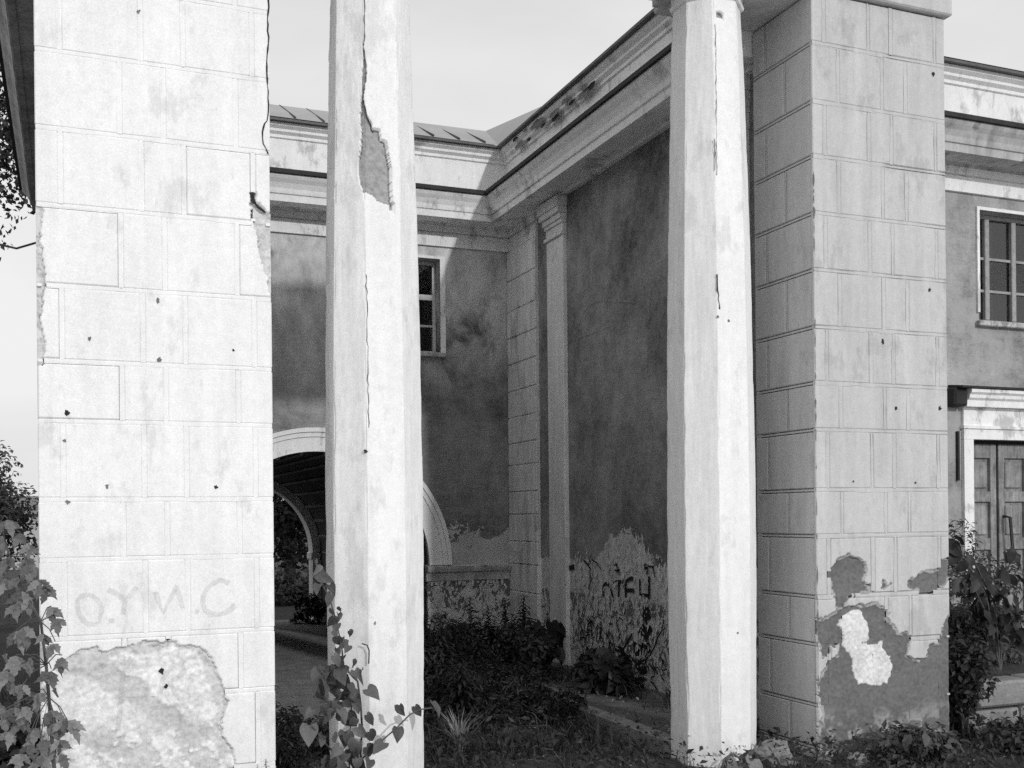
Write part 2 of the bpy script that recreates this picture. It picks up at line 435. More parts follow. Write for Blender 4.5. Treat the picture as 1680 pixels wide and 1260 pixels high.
def m_door():
    N = NT('weathered_door_wood')
    a = N.noise(1.0, 7, 0.7, N.coord((40, 40, 3))); b = N.noise(5, 6, 0.7); c = N.noise(60, 4, 0.6)
    v = N.ma('ADD', N.ma('MULTIPLY', N.ma('SUBTRACT', a, 0.5), 0.5), N.ma('MULTIPLY_ADD', N.ma('SUBTRACT', b, 0.5), 0.6, 0.27))
    v = N.ma('MAXIMUM', N.ma('ADD', v, N.ma('MULTIPLY', N.ma('SUBTRACT', c, 0.5), 0.15)), 0.05)
    return N.done(v, 0.8, N.ma('ADD', a, c), 0.5, 0.004)

def m_ghost(name, val, alpha):
    """lettering under a thin whitewash: soft, half covering"""
    N = NT(name); N.done(val, 0.9)
    f = N.ma('MULTIPLY', N.ma('MULTIPLY_ADD', N.noise(14, 5, 0.65), 1.5, -0.2), N.ma('MULTIPLY_ADD', N.noise(70, 3, 0.6), 1.0, 0.1))
    f = N.ma('MULTIPLY', f, alpha)
    tr = N.n('ShaderNodeBsdfTransparent'); mx = N.n('ShaderNodeMixShader')
    N.put(mx.inputs[0], f); N.t.links.new(tr.outputs[0], mx.inputs[1]); N.t.links.new(N.p.outputs[0], mx.inputs[2]); N.t.links.new(mx.outputs[0], N.out.inputs[0])
    return N.m

M = dict(
    white=m_paint('white_limewash', 0.90, 0.05, 0.07, 0.64, 0.84, 0.10, 0.25, 0.16),
    column=m_paint('white_column_limewash', 0.90, 0.06, 0.07, 0.36, 0.5, 0.10, 0.28, 0.16),
    grey=m_paint('greyed_limewash', 0.57, 0.08, 0.12, 0.17, 0.74, 0.12, 0.35, 0.18),
    pale=m_paint('pale_pilaster_paint', 0.86, 0.12, 0.18, 0.3, 0.5, 0.14, 0.35, 0.30),
    trim=m_paint('old_white_trim', 0.92, 0.07, 0.07, 0.4, 0.6, 0.10, 0.35, 0.40),
    stained=m_paint('stained_cornice_paint', 0.50, 0.35, 0.30, 0.3, 0.5, 0.08, 0.4, 0.55),
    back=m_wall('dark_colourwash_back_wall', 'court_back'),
    side=m_wall('dark_colourwash_side_wall', 'court_side'),
    front=m_wall('worn_colourwash_front_wall', 'front'),
    dark_strip=m_plain('dark_colourwash', 0.10, 0.3, 5),
    roof=m_plain('zinc_roof_sheet', 0.36, 0.12, 2.0, 0.55, 0.1),
    seam=m_plain('roof_seam', 0.07, 0.2, 4),
    tin_and_shade=m_plain('rusted_flashing_and_shade', 0.035, 0.4, 7, 0.7),
    dirtwood=m_plain('sooty_eave_plaster', 0.42, 0.5, 3),
    vault=m_brick_vault(), rib=m_plain('vault_lath', 0.34, 0.3, 12),
    glass=m_glass(), room=m_plain('dark_room', 0.02, 0.2, 2), sash=m_plain('white_sash_paint', 0.6, 0.2, 14),
    sash_old=m_plain('weathered_sash_wood', 0.36, 0.3, 18), curtain=m_plain('grey_curtain', 0.2, 0.2, 8),
    door=m_door(), iron=m_plain('dark_iron', 0.05, 0.3, 20, 0.6),
    soil=m_ground(), path=m_plain('dusty_path', 0.24, 0.35, 5, 0.95, 0.8, 0.02), concrete=m_plain('worn_concrete', 0.26, 0.35, 6, 0.9, 0.6, 0.012),
    conc_dark=m_plain('mossy_concrete', 0.12, 0.45, 5, 0.9, 0.6, 0.012),
    crack=m_plain('deep_crack', 0.03, 0.3, 20), chip=m_plain('chipped_render', 0.20, 0.4, 40, 0.9, 0.6),
    bounce_paving=m_plain('pale_bounce_sheet', 0.50, 0.12, 3, 0.9, 0.4, 0.01),
    gap=m_fade('broken_brick_hollow', 0.025, 0.80), flake=m_plain('curled_paint_flake', 0.66, 0.35, 30), old_eave=m_plain('grey_eave_sheet', 0.14, 0.3, 6, 0.6),
    spray=m_fade('black_spray_worn', 0.03, 0.85), scratch=m_fade('pale_scratches', 0.42, 0.46),
    ghost=m_ghost('faded_grey_lettering', 0.36, 0.40),
    bark=m_plain('bark', 0.10, 0.4, 14), stem=m_plain('green_stem', 0.10, 0.3, 20),
    leaf_vine=m_leaf('vine_leaf', 0.115, 0.75), leaf_sap=m_leaf('sapling_leaf', 0.21, 0.6), leaf_dark=m_leaf('dark_leaf', 0.032, 0.5),
    leaf_pale=m_leaf('pale_tree_leaf', 0.13, 0.6),
    leaf_cover=m_leaf('creeping_leaf', 0.045, 0.8),
    leaf_mid=m_leaf('shrub_leaf', 0.075, 0.6), leaf_weed=m_leaf('weed_leaf', 0.085, 0.5), leaf_tree=m_leaf('tree_leaf', 0.07, 0.6),
    grass=m_leaf('grass_blade', 0.045, 0.8), litter=m_plain('dry_litter', 0.22, 0.6, 12),
    house=m_plain('pale_house_wall', 0.5, 0.1, 3), hroof=m_plain('house_roof', 0.2, 0.2, 3), fence=m_plain('fence_board', 0.22, 0.3, 6),
)

# ================================================================== THE SETTING
g = MB(); S = 400.0
nx = [-S, -60, -20, -8, -4, -2, 0, 2, 4, 6, 8, 12, 20, 60, S]
for i in range(len(nx) - 1):
    for j in range(len(nx) - 1):
        g.poly([(nx[i], nx[j], 0), (nx[i+1], nx[j], 0), (nx[i+1], nx[j+1], 0), (nx[i], nx[j+1], 0)])
tag(build(g, 'ground', M['soil']), kind='structure')

p = MB()
edge_l = [(0.9, 6.0), (1.15, 6.9), (1.2, 7.8), (1.2, 8.8), (1.25, 9.8), (1.25, 10.7), (1.22, 11.55)]
edge_r = [(1.75, 6.0), (2.0, 6.9), (2.15, 7.8), (2.35, 8.8), (2.6, 9.8), (2.95, 10.7), (3.3, 11.55)]
for i in range(6):
    p.poly([(*edge_l[i], .004), (*edge_r[i], .004), (*edge_r[i+1], .004), (*edge_l[i+1], .004)])
p.poly([(1.19, 11.56, .004), (3.65, 11.56, .004), (3.65, 17.4, .004), (1.19, 17.4, .004)])
tag(build(p, 'path', M['path']), kind='structure')
p = MB(); p.poly([(-12, -14, .004), (14, -14, .004), (14, 4.7, .004), (-12, 4.7, .004)])  # unseen pale sheet added to bounce light up onto the walls
tag(build(p, 'bounce_sheet', M['bounce_paving']), kind='structure')
p = MB(); p.cbox(3.64, 3.755, 6.3, 11.0, -0.05, 0.125, 0.02)
tag(build(p, 'kerb', M['concrete']), kind='structure')
p = MB(); p.cbox(3.757, 4.64, 6.56, 11.2, -0.05, 0.10, 0.012)
tag(build(p, 'pavement', M['conc_dark']), kind='structure')
p = MB()
tz = [6.30, 6.7, 7.2, 7.9]
for i in range(3):
    p.poly([(5.66, tz[i], .36 + .02*i), (14, tz[i], .36 + .02*i), (14, tz[i+1], .38 + .02*i), (5.66, tz[i+1], .38 + .02*i)])
p.poly([(5.66, 6.3, 0), (5.66, 6.3, .36), (5.66, 7.9, .42), (5.66, 7.9, 0)])
tag(build(p, 'terrace', M['soil']), kind='structure')

# ================================================================== THE BUILDING
WB, XC, YD = 11.5, 4.66, 7.9          # court back wall (y), court side wall (x), street front (y)
AX, AR, AZ = 2.42, 1.235, 1.075       # passage arch: centre x, radius, springing height
bld = thing('abandoned_building', 'derelict building around a court, dark colourwashed walls, white cornice, arched passage', 'building', (2.8, 11.5, 0))

# back wall with arch and window openings
WX0, WX1, WZ0, WZ1 = 2.98, 3.82, 3.42, 4.46
xs = sorted(set([0.38, AX-AR, AX+AR, WX0, WX1, XC] + [AX + AR*math.cos(math.pi*k/40) for k in range(41)]))
w = MB()
ztop = 4.60
def archz(x):
    d = abs(x - AX)
    return AZ + math.sqrt(max(AR*AR - d*d, 0)) if d <= AR else None
for a, b in zip(xs[:-1], xs[1:]):
    m = (a + b) / 2
    za, zb = (0, 0) if abs(m - AX) > AR else (archz(a) or AZ, archz(b) or AZ)
    segs = [((za, zb), (ztop, ztop))]
    if WX0 - 1e-6 < m < WX1 + 1e-6: segs = [((za, zb), (WZ0, WZ0)), ((WZ1, WZ1), (ztop, ztop))]
    for (l0, l1), (t0, t1) in segs:
        w.poly([(a, WB, l0), (b, WB, l1), (b, WB, t1), (a, WB, t0)])
for (q0, q1) in (((WX0, WZ0), (WX1, WZ0)), ((WX1, WZ0), (WX1, WZ1)), ((WX1, WZ1), (WX0, WZ1)), ((WX0, WZ1), (WX0, WZ0))):
    w.poly([(q0[0], WB, q0[1]), (q1[0], WB, q1[1]), (q1[0], WB+.22, q1[1]), (q0[0], WB+.22, q0[1])])
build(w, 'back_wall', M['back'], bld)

# vaulted passage
w = MB()
nA = 36
arc = [(AX + AR*math.cos(math.pi*k/nA), AZ + AR*math.sin(math.pi*k/nA)) for k in range(nA + 1)]
for k in range(nA):
    for j in range(6):
        ya, yb = WB + 5.9*j/6, WB + 5.9*(j+1)/6
        w.poly([(arc[k][0], ya, arc[k][1]), (arc[k][0], yb, arc[k][1]), (arc[k+1][0], yb, arc[k+1][1]), (arc[k+1][0], ya, arc[k+1][1])])
build(w, 'vault', M['vault'], bld, True)
vlt = bld.children[-1]
for k in range(1, 15):
    t = math.pi * k / 15
    c = (AX + (AR-.012)*math.cos(t), AZ + (AR-.012)*math.sin(t))
    w = MB(); w.tube([(c[0], WB + .12, c[1]), (c[0], WB + 5.7, c[1])], .022, 4)
    build(w, 'lath', M['rib'], bld)
w = MB()
for x in (AX - AR, AX + AR):
    w.poly([(x, WB, 0), (x, WB+5.9, 0), (x, WB+5.9, AZ), (x, WB, AZ)])
build(w, 'passage_wall', M['vault'], bld)
w = MB()       # far wall beyond the passage, around the far arch
for a, b in zip(arc[:-1], arc[1:]):
    w.poly([(a[0], WB+5.9, a[1]), (b[0], WB+5.9, b[1]), (b[0], WB+5.9, 4.6), (a[0], WB+5.9, 4.6)])
w.poly([(0.3, WB+5.9, 0), (AX-AR, WB+5.9, 0), (AX-AR, WB+5.9, 4.6), (0.3, WB+5.9, 4.6)])
w.poly([(AX+AR, WB+5.9, 0), (9.5, WB+5.9, 0), (9.5, WB+5.9, 5.5), (AX+AR, WB+5.9, 5.5)])
build(w, 'rear_wall', M['front'], bld)
def arch_ring(y0, y1, r0, r1, n=40, zs=AZ):
    mb = MB(); pr = [(r0, y0), (r1, y0), (r1, y1), (r0, y1)]; V = []; F = []
    for k in range(n + 1):
        c, s = math.cos(math.pi*k/n), math.sin(math.pi*k/n)
        V += [(AX + r*c, y, zs + r*s) for r, y in pr]
    for k in range(n):
        for j in range(4): F.append((k*4+j, k*4+(j+1) % 4, (k+1)*4+(j+1) % 4, (k+1)*4+j))
    F += [(0, 1, 2, 3), (n*4+3, n*4+2, n*4+1, n*4)]
    mb.add(V, F); return mb
far = build(arch_ring(WB+5.55, WB+5.86, AR-.13, AR-.005), 'far_arch', M['pale'], bld)
for s_ in (-1, 1):
    xa, xb = AX + s_*(AR-.13), AX + s_*(AR-.004)
    w = MB(); w.box(min(xa, xb), max(xa, xb), WB+5.55, WB+5.86, 0, AZ-.12); build(w, 'far_jamb', M['pale'], bld)
    xa, xb = AX + s_*(AR-.16), AX + s_*(AR-.006)
    w = MB(); w.cbox(min(xa, xb), max(xa, xb), WB+5.52, WB+5.88, AZ-.118, AZ-.003, .015); build(w, 'far_impost', M['pale'], bld)
# archivolt in three flat steps
build(arch_ring(WB-.050, WB+.05, AR+.002, AR+.155), 'archivolt', M['trim'], bld)
build(arch_ring(WB-.066, WB+.04, AR+.157, AR+.205), 'archivolt_fillet', M['trim'], bld)
build(arch_ring(WB-.084, WB+.03, AR+.207, AR+.252), 'archivolt_rim', M['trim'], bld)
# impost moulding right of the arch
w = MB(); w.sweep([(AX+AR-.03, WB), (XC-.05, WB)], [(-.02, .90), (.03, .90), (.035, .985), (.07, 1.0), (.085, 1.035), (.09, 1.06), (-.02, 1.075)])
build(w, 'impost_moulding', M['stained'], bld)
# dado: thickened base of the wall
w = MB(); w.poly([(AX+AR-.012, WB-.014, 0), (XC, WB-.014, 0), (XC, WB-.014, .899), (AX+AR-.012, WB-.014, .899)])
w.poly([(AX+AR-.012, WB+.03, 0), (AX+AR-.012, WB-.014, 0), (AX+AR-.012, WB-.014, .899), (AX+AR-.012, WB+.03, .899)])
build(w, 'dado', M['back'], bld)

# windows
def window(x0, x1, z0, z1, y, muls, bars, smat, depth, sill=True, trim=None):
    r = MB()
    t = .035
    r.box(x0, x0+t, y-.03, y+.03, z0, z1); r.box(x1-t, x1, y-.03, y+.03, z0, z1)
    r.box(x0+t, x1-t, y-.03, y+.03, z1-t, z1); r.box(x0+t, x1-t, y-.03, y+.03, z0, z0+t)
    wn = build(r, 'window', smat, bld)
    edges = [x0+t] + [m for m in muls] + [x1-t]
    for m in muls:
        q = MB(); q.cbox(m-.028, m+.028, y-.04, y+.025, z0+t, z1-t, .006); build(q, 'mullion', smat, wn)
    for i in range(len(edges)-1):
        a = edges[i] + (.028 if i else 0); b = edges[i+1] - (.028 if i < len(edges)-2 else 0)
        for zz, hw in bars:
            q = MB(); q.box(a, b, y-.022, y+.02, zz-hw, zz+hw); build(q, 'glazing_bar', smat, wn)
        lv = [z0+t] + [zz for zz, _ in bars] + [z1-t]
        for k in range(len(lv)-1):
            q = MB(); q.box(a+.001, b-.001, y-.004, y+.001, lv[k]+.005, lv[k+1]-.005); build(q, 'pane', M['glass'], wn)
    q = MB()      # room seen through the glass
    for pl in ([(x0-.6, y+1.6, z0-.4), (x1+.6, y+1.6, z0-.4), (x1+.6, y+1.6, z1+.3), (x0-.6, y+1.6, z1+.3)],
               [(x0-.6, y+.05, z1+.3), (x0-.6, y+1.6, z1+.3), (x1+.6, y+1.6, z1+.3), (x1+.6, y+.05, z1+.3)],
               [(x0-.6, y+.05, z0-.4), (x0-.6, y+1.6, z0-.4), (x0-.6, y+1.6, z1+.3), (x0-.6, y+.05, z1+.3)],
               [(x1+.6, y+.05, z0-.4), (x1+.6, y+1.6, z0-.4), (x1+.6, y+1.6, z1+.3), (x1+.6, y+.05, z1+.3)]):
        q.poly(pl)
    build(q, 'room', M['room'], bld)
    if sill:
        q = MB(); q.cbox(x0-.05, x1+.05, y-depth-.06, y+.02, z0-.055, z0-.004, .008); build(q, 'sill', M['stained'], wn)
    return wn
wb = window(WX0+.005, WX1-.005, WZ0+.005, WZ1-.005, WB+.17, [(WX0+WX1)/2], [(4.06, .03), (3.74, .012)], M['sash'], .17)
q = MB()       # plain raised frame round the court window
for bx in ((WX1, WX1+.06, WZ0-.01, WZ1+.03), (WX0-.06, WX0, WZ0-.01, WZ1+.03), (WX0, WX1, WZ1, WZ1+.03)):
    q.box(bx[0], bx[1], WB-.02, WB+.01, bx[2], bx[3])
build(q, 'window_surround', M['trim'], bld)
q = MB(); q.poly([(3.62, WB+.3, 3.45), (3.7, WB+.32, 3.45), (3.66, WB+.3, 4.0), (3.6, WB+.3, 4.0)]); build(q, 'torn_paper', M['sash_old'], bld)

# court side wall with pilasters and rustication
w = MB(); w.poly([(XC, WB, 0), (XC, 6.53, 0), (XC, 6.53, 4.83), (XC, WB, 4.83)])
w.poly([(XC, 6.53, 0), (5.62, 6.53, 0), (5.62, 6.53, 5.1), (XC, 6.53, 5.1)])
w.poly([(5.62, 6.53, 0), (5.62, YD, 0), (5.62, YD, 5.1), (5.62, 6.53, 5.1)])
build(w, 'side_wall', M['side'], bld)
def rustic_pilaster(y0, y1):
    w = MB(); w.box(XC-.026, XC+.02, y0+.002, y1-.002, 0, 4.60); core = build(w, 'rusticated_pilaster', M['pale'], bld)
    zj = [0.0, .2, .49, .771, 1.077, 1.329, 1.628, 1.879, 2.177, 2.421, 2.712, 3.009, 3.313, 3.61, 3.913, 4.256, 4.598]
    for a, b in zip(zj[:-1], zj[1:]):
        q = MB(); q.cbox(XC-.042-random.random()*.004, XC-.02, y0, y1, a+.006, b-.006, .005); build(q, 'block', M['pale'], core)
rustic_pilaster(10.69, 11.49)
rustic_pilaster(6.54, 6.66)
def thin_pilaster(y0, y1):
    w = MB(); w.cbox(XC-.045, XC+.01, y0, y1, 0, 4.44, .006); pl = build(w, 'pilaster', M['pale'], bld)
    c = MB()
    for z0, z1, o in ((4.44, 4.475, .028), (4.477, 4.56, .004), (4.562, 4.60, .022), (4.602, 4.66, .04), (4.662, 4.72, .075), (4.722, 4.828, .09)):
        c.cbox(XC-.045-o*.8, XC+.01, y0-o*.2, y1+o*.9, z0, z1, .004)
    build(c, 'capital', M['pale'], pl)
thin_pilaster(9.97, 10.37)
thin_pilaster(6.78, 7.26)

# entablature: architrave, cornice, attic, eave
court = [(0.38, 6.53), (0.38, WB), (XC, WB), (XC, 6.53)]
streetp = [(5.62, 6.53), (5.62, YD), (14.0, YD)]
leftp = [(0.37, 12.1), (.01, 12.1), (.01, 6.53)]
ARCHI = [(-.05, 4.602), (.03, 4.602), (.03, 4.745), (.012, 4.75), (.012, 4.758), (.042, 4.76), (.048, 4.828), (-.05, 4.828)]
CORN = [(-.05, 4.83), (.05, 4.83), (.06, 4.85), (.30, 4.845), (.30, 4.835), (.345, 4.835), (.35, 4.905), (.365, 4.91), (.37, 4.93), (.375, 4.96), (.40, 5.01), (.43, 5.045), (.445, 5.07), (.445, 5.085), (-.05, 5.11)]
FLASH = [(-.04, 5.112), (.455, 5.087), (.475, 5.087), (.475, 5.125), (.455, 5.137), (.09, 5.17), (-.04, 5.175)]
ATTIC = [(-.05, 5.17), (.07, 5.17), (.07, 5.56), (.09, 5.57), (.09, 5.60), (.125, 5.625), (.125, 5.65), (.165, 5.675), (.17, 5.705), (-.05, 5.705)]
EAVE = [(-.1, 5.708), (.20, 5.708), (.225, 5.703), (.228, 5.725), (.0, 5.742), (-.1, 5.742)]
for pth, mt, at in ((court, M['trim'], M['trim']), (streetp, M['stained'], M['trim']), (leftp, M['dirtwood'], M['dirtwood'])):
    if pth is court:
        build(MB().sweep([(.45, WB), (XC, WB), (XC, 10.69)], ARCHI), 'architrave', at, bld)
    else:
        build(MB().sweep(pth, ARCHI), 'architrave', at, bld)
    build(MB().sweep(pth, CORN), 'cornice', mt, bld)
    build(MB().sweep(pth, FLASH), 'cornice_flashing', M['tin_and_shade'], bld)
    build(MB().sweep(pth, ATTIC), 'attic_wall', at, bld)
    build(MB().sweep(pth, EAVE), 'eave_gutter', M['old_eave'], bld)

# left wing (only its eave shows past the pillar)
w = MB(); w.box(.01, .38, 6.53, 12.1, 0, 5.2); build(w, 'left_wing_wall', M['dark_strip'], bld)

# roofs
ridge_y, ridge_z = 12.2, 6.19
w = MB(); w.poly([(0.6, WB-.21, 5.745), (4.45, WB-.21, 5.735), (4.65, ridge_y, ridge_z+.03), (0.6, ridge_y, ridge_z)])
w.poly([(0.6, ridge_y, ridge_z), (4.65, ridge_y, ridge_z), (9, 17.6, 5.7), (0.6, 17.6, 5.7)])
rf = build(w, 'roof', M['roof'], bld)
k = 0
x = .7
while x < 4.45:
    t1 = 1.0
    ya, za = WB-.20, 5.748
    if x > 4.44: ya = WB-.21 + (x-4.44)/(4.65-4.44)*(ridge_y-WB+.21); za = 5.79 + (ya-WB+.22)/(ridge_y-WB+.22)*(ridge_z-5.79)
    q = MB(); q.tube([(x, ya, za+.008), (x+.0, ridge_y, ridge_z+.008)], .012, 4); build(q, 'roof_seam', M['seam'], rf)
    x += .30
w = MB()
V0, V1 = (4.45, WB-.21, 5.735), (4.65, ridge_y, ridge_z+.03)
W1 = (4.9, 10.75, 6.10); W0 = (4.72, 6.6, 5.76)
w.poly([V0, (4.45, 6.6, 5.735), W0]); w.poly([V0, W0, W1]); w.poly([V0, W1, V1])
w.poly([W0, (5.9, 6.6, 5.75), (5.9, 7.7, 5.75)]); w.poly([W0, (5.9, 7.7, 5.75), W1]); w.poly([W1, (5.9, 7.7, 5.75), (14, 7.7, 5.75)]); w.poly([W1, (14, 7.7, 5.75), (14, ridge_y, 6.9), V1])
build(w, 'wing_roof', M['roof'], bld)
w = MB(); w.box(-.1, .36, 6.6, 12.0, 5.6, 5.85); build(w, 'left_wing_roof', M['roof'], bld)

# street front wall with window and door
DX0, DX1, DZ0, DZ1 = 7.87, 8.72, .44, 2.285
FX0, FX1, FZ0, FZ1 = 7.985, 8.96, 3.41, 4.46
w = MB()
for a, b in zip([5.62, DX0, FX0, DX1, FX1], [DX0, FX0, DX1, FX1, 14.0]):
    m = (a+b)/2; cuts = []
    if DX0 < m < DX1: cuts.append((0, DZ1))
    if FX0 < m < FX1: cuts.append((FZ0, FZ1))
    z = 0
    for c0, c1 in cuts + [(4.83, 4.83)]:
        if c0 > z: w.poly([(a, YD, z), (b, YD, z), (b, YD, c0), (a, YD, c0)])
        z = c1
for (x0, x1, z0, z1) in ((DX0, DX1, 0, DZ1), (FX0, FX1, FZ0, FZ1)):
    for q0, q1 in (((x0, z0), (x0, z1)), ((x0, z1), (x1, z1)), ((x1, z1), (x1, z0))):
        w.poly([(q0[0], YD, q0[1]), (q1[0], YD, q1[1]), (q1[0], YD+.25, q1[1]), (q0[0], YD+.25, q0[1])])
build(w, 'front_wall', M['front'], bld)
wd = window(FX0+.004, FX1-.004, FZ0+.004, FZ1-.004, YD+.14, [8.20, 8.54], [(4.04, .012), (3.73, .012)], M['sash_old'], .14)
q = MB(); q.box(8.43, 8.52, YD+.35, YD+.37, FZ0, FZ1); q.box(8.06, 8.1, YD+.35, YD+.37, FZ0, FZ1); build(q, 'curtain', M['curtain'], bld)
q = MB()
for bx in ((FX0-.03, FX0, FZ0+.08, FZ1+.03), (FX0, FX1+.03, FZ1, FZ1+.03), (FX1, FX1+.03, FZ0+.08, FZ1)):
    q.box(bx[0], bx[1], YD-.02, YD+.01, bx[2], bx[3])
build(q, 'window_surround', M['trim'], bld)
# door with its surround
q = MB(); q.box(DX0-.115, DX0, YD-.035, YD+.02, 0, DZ1+.001); q.box(DX1, DX1+.115, YD-.035, YD+.02, 0, DZ1+.001); build(q, 'door_jamb', M['trim'], bld)
q = MB(); q.box(DX0-.115, DX1+.115, YD-.034, YD+.02, DZ1+.003, DZ1+.10); q.box(DX0-.13, DX1+.13, YD-.05, YD+.02, DZ1+.102, DZ1+.13); q.box(DX0-.115, DX1+.115, YD-.03, YD+.02, DZ1+.132, DZ1+.30)
build(q, 'door_frieze', M['trim'], bld)
q = MB(); q.sweep([(DX0-.14, YD), (DX1+.14, YD)], [(-.02, DZ1+.302), (.10, DZ1+.302), (.105, DZ1+.36), (.13, DZ1+.38), (.135, DZ1+.41), (.16, DZ1+.43), (.16, DZ1+.46), (-.02, DZ1+.48)])
build(q, 'door_hood', M['trim'], bld)
q = MB(); q.sweep([(DX0-.27, YD), (DX1+.27, YD)], [(-.02, DZ1+.482), (.18, DZ1+.465), (.18, DZ1+.485), (-.02, DZ1+.51)]); build(q, 'door_hood_flashing', M['tin_and_shade'], bld)
q = MB(); q.cbox(DX0-.30, DX0-.145, YD-.12, YD+.02, DZ1+.30, DZ1+.478, .02); build(q, 'broken_hood_end', M['tin_and_shade'], bld)  # near-black colour stands in for the shadow on the broken end
q = MB(); q.box(DX0-.185, DX0-.165, YD-.03, YD+.01, 1.9, 2.36); build(q, 'cable_duct', M['tin_and_shade'], bld)
def door_leaf(x0, x1, handle_x):
    y = YD + .09
    q = MB(); q.box(x0+.01, x1-.01, y+.035, y+.05, DZ0, DZ1-.04); lf = build(q, 'door_leaf', M['door'], bld)
    levels = ((1.80, 2.12), (1.35, 1.70), (.62, 1.24))
    for a, b in ((x0, x0+.075), (x1-.075, x1)):
        q = MB(); q.cbox(a, b, y, y+.04, DZ0, DZ1-.03, .004); build(q, 'stile', M['door'], lf)
    zr = [DZ0] + [v for l in levels[::-1] for v in l] + [DZ1-.03]
    for k in range(0, len(zr), 2):
        q = MB(); q.cbox(x0+.076, x1-.076, y+.002, y+.04, zr[k], zr[k+1], .004); build(q, 'rail', M['door'], lf)
    for z0, z1 in levels:
        q = MB(); q.cbox(x0+.105, x1-.105, y+.015, y+.036, z0+.03, z1-.03, .012); build(q, 'panel', M['door'], lf)
    if handle_x:
        q = MB(); q.tube([(handle_x, y-.002, 1.56), (handle_x, y-.08, 1.55), (handle_x+.03, y-.09, 1.16), (handle_x+.03, y-.002, 1.15)], .016, 6); build(q, 'handle', M['iron'], lf)
door_leaf(DX0+.004, 8.275, None)
door_leaf(8.305, DX1-.004, 8.36)
q = MB(); q.box(8.275, 8.305, YD+.115, YD+.13, DZ0, DZ1-.03); q.box(DX0, DX1, YD+.06, YD+.15, DZ1-.03, DZ1); build(q, 'door_gap', M['room'], bld)
q = MB(); q.cbox(DX0-.2, DX1+.2, YD-.4, YD+.15, .2, .44, .02); build(q, 'threshold', M['concrete'], bld)

# wall writing and scratches on the court side wall
def side_strokes(name, strokes, wd_, mat, x=XC-.009):
    if name == 'painted_letter':
        q = MB()
        for s_ in strokes: q.stroke([(x, y, z) for y, z in s_], wd_, (-1, 0, 0))
        return build(q, name, mat, bld)
    for i, s_ in enumerate(strokes):
        q = MB(); q.stroke([(x - .0006*i, y, z) for y, z in s_], wd_, (-1, 0, 0)); build(q, name, mat, bld)
side_strokes('painted_letter', [[(9.209,.844),(9.22,.926),(9.20,.95),(9.159,.967),(9.11,.962),(9.076,.945),(9.045,.90),(9.019,.851)]], .034, M['spray'])
side_strokes('painted_letter', [[(9.005,.986),(8.9,.996),(8.81,1.002)], [(8.89,.987),(8.895,.92),(8.904,.853)]], .034, M['spray'], XC-.010)
side_strokes('painted_letter', [[(8.59,1.023),(8.64,1.04),(8.699,1.028),(8.75,1.01),(8.766,.98),(8.768,.862)], [(8.756,.926),(8.603,.935)]], .036, M['spray'])
side_strokes('painted_letter', [[(8.494,1.044),(8.496,.905),(8.34,.905)], [(8.327,1.072),(8.336,.875)]], .036, M['spray'], XC-.010)
side_strokes('paint_scrawl', [[(9.569,.33),(9.433,.138),(9.35,.22),(9.318,.301)], [(9.333,.189),(9.15,.27),(9.03,.312)], [(9.209,.281),(9.211,.204),(9.19,.14),(9.153,.113),(9.081,.117),(9.033,.172),(9.042,.3)], [(9.127,.182),(9.124,.323),(9.075,.437)], [(8.983,.371),(8.9,.36),(8.823,.373),(8.75,.45),(8.643,.543)], [(9.5,.62),(9.45,.45)], [(9.25,.6),(9.28,.42)]], .028, M['spray'])
side_strokes('paint_scrawl', [[(10.05,1.085),(9.94,1.085),(9.84,1.094)]], .05, M['spray'])
rs9 = random.Random(99)
for i in range(26):
    y0_, z0_ = rs9.uniform(8.05, 9.7), rs9.choice((rs9.uniform(.25, .75), rs9.uniform(1.08, 1.2) if i % 3 == 0 else rs9.uniform(.2, .7))); st_ = [(y0_, z0_)]
    for k in range(rs9.randint(3, 7)): st_.append((st_[-1][0] + rs9.uniform(-.10, .10), st_[-1][1] + rs9.uniform(-.10, .05)))
    side_strokes('paint_scrawl', [st_], rs9.uniform(.012, .024), M['spray'], XC-.011-.0007*i)
side_strokes('scratch_mark', [[(9.616,3.666),(9.64,3.74),(9.6,3.802),(9.5,3.80)], [(9.549,3.6),(9.46,3.635),(9.388,3.647),(9.2,3.63),(9.032,3.598),(8.75,3.54),(8.506,3.483)]], .018, M['scratch'])
side_strokes('scratch_mark', [[(9.7,3.36),(9.2,3.36),(9.05,3.36),(9.0,3.32),(8.9,3.36)], [(8.754,3.122),(8.8,3.02),(8.864,2.915),(9.049,2.769),(9.241,2.629)]], .016, M['scratch'])
side_strokes('scratch_mark', [[(8.328,3.059),(8.343,2.823)], [(8.938,2.252),(8.97,2.05),(8.995,1.861)], [(8.293,2.632),(8.2,2.61),(8.064,2.572)], [(8.25,3.55),(8.3,3.4),(8.27,3.3)]], .016, M['scratch'])
side_strokes('scratch_mark', [[(8.95+.07*i+.1*math.sin(i*2.1), 1.36+.1*math.sin(i*1.3)), (8.75+.05*i+.1*math.cos(i*3.1), 1.48+.05*math.cos(i*2.3))] for i in range(-3, 4)], .014, M['scratch'], XC-.006)
# missing plaster showing broken brick
for (ya, yb, za, zb) in ((8.32,8.50,.66,.84), (8.30,8.56,.50,.66), (8.34,8.68,.34,.50), (8.36,8.66,.20,.34)):
    q = MB()
    n = 14; pts = [(XC-.003-.0005*za, (ya+yb)/2 + (yb-ya)/2*math.cos(2*math.pi*i/n)*(.6+.7*random.random()), (za+zb)/2 + (zb-za)/2*math.sin(2*math.pi*i/n)*(.5+.8*random.random())) for i in range(n)]
    q.poly(pts); build(q, 'plaster_gap', M['gap'], bld)
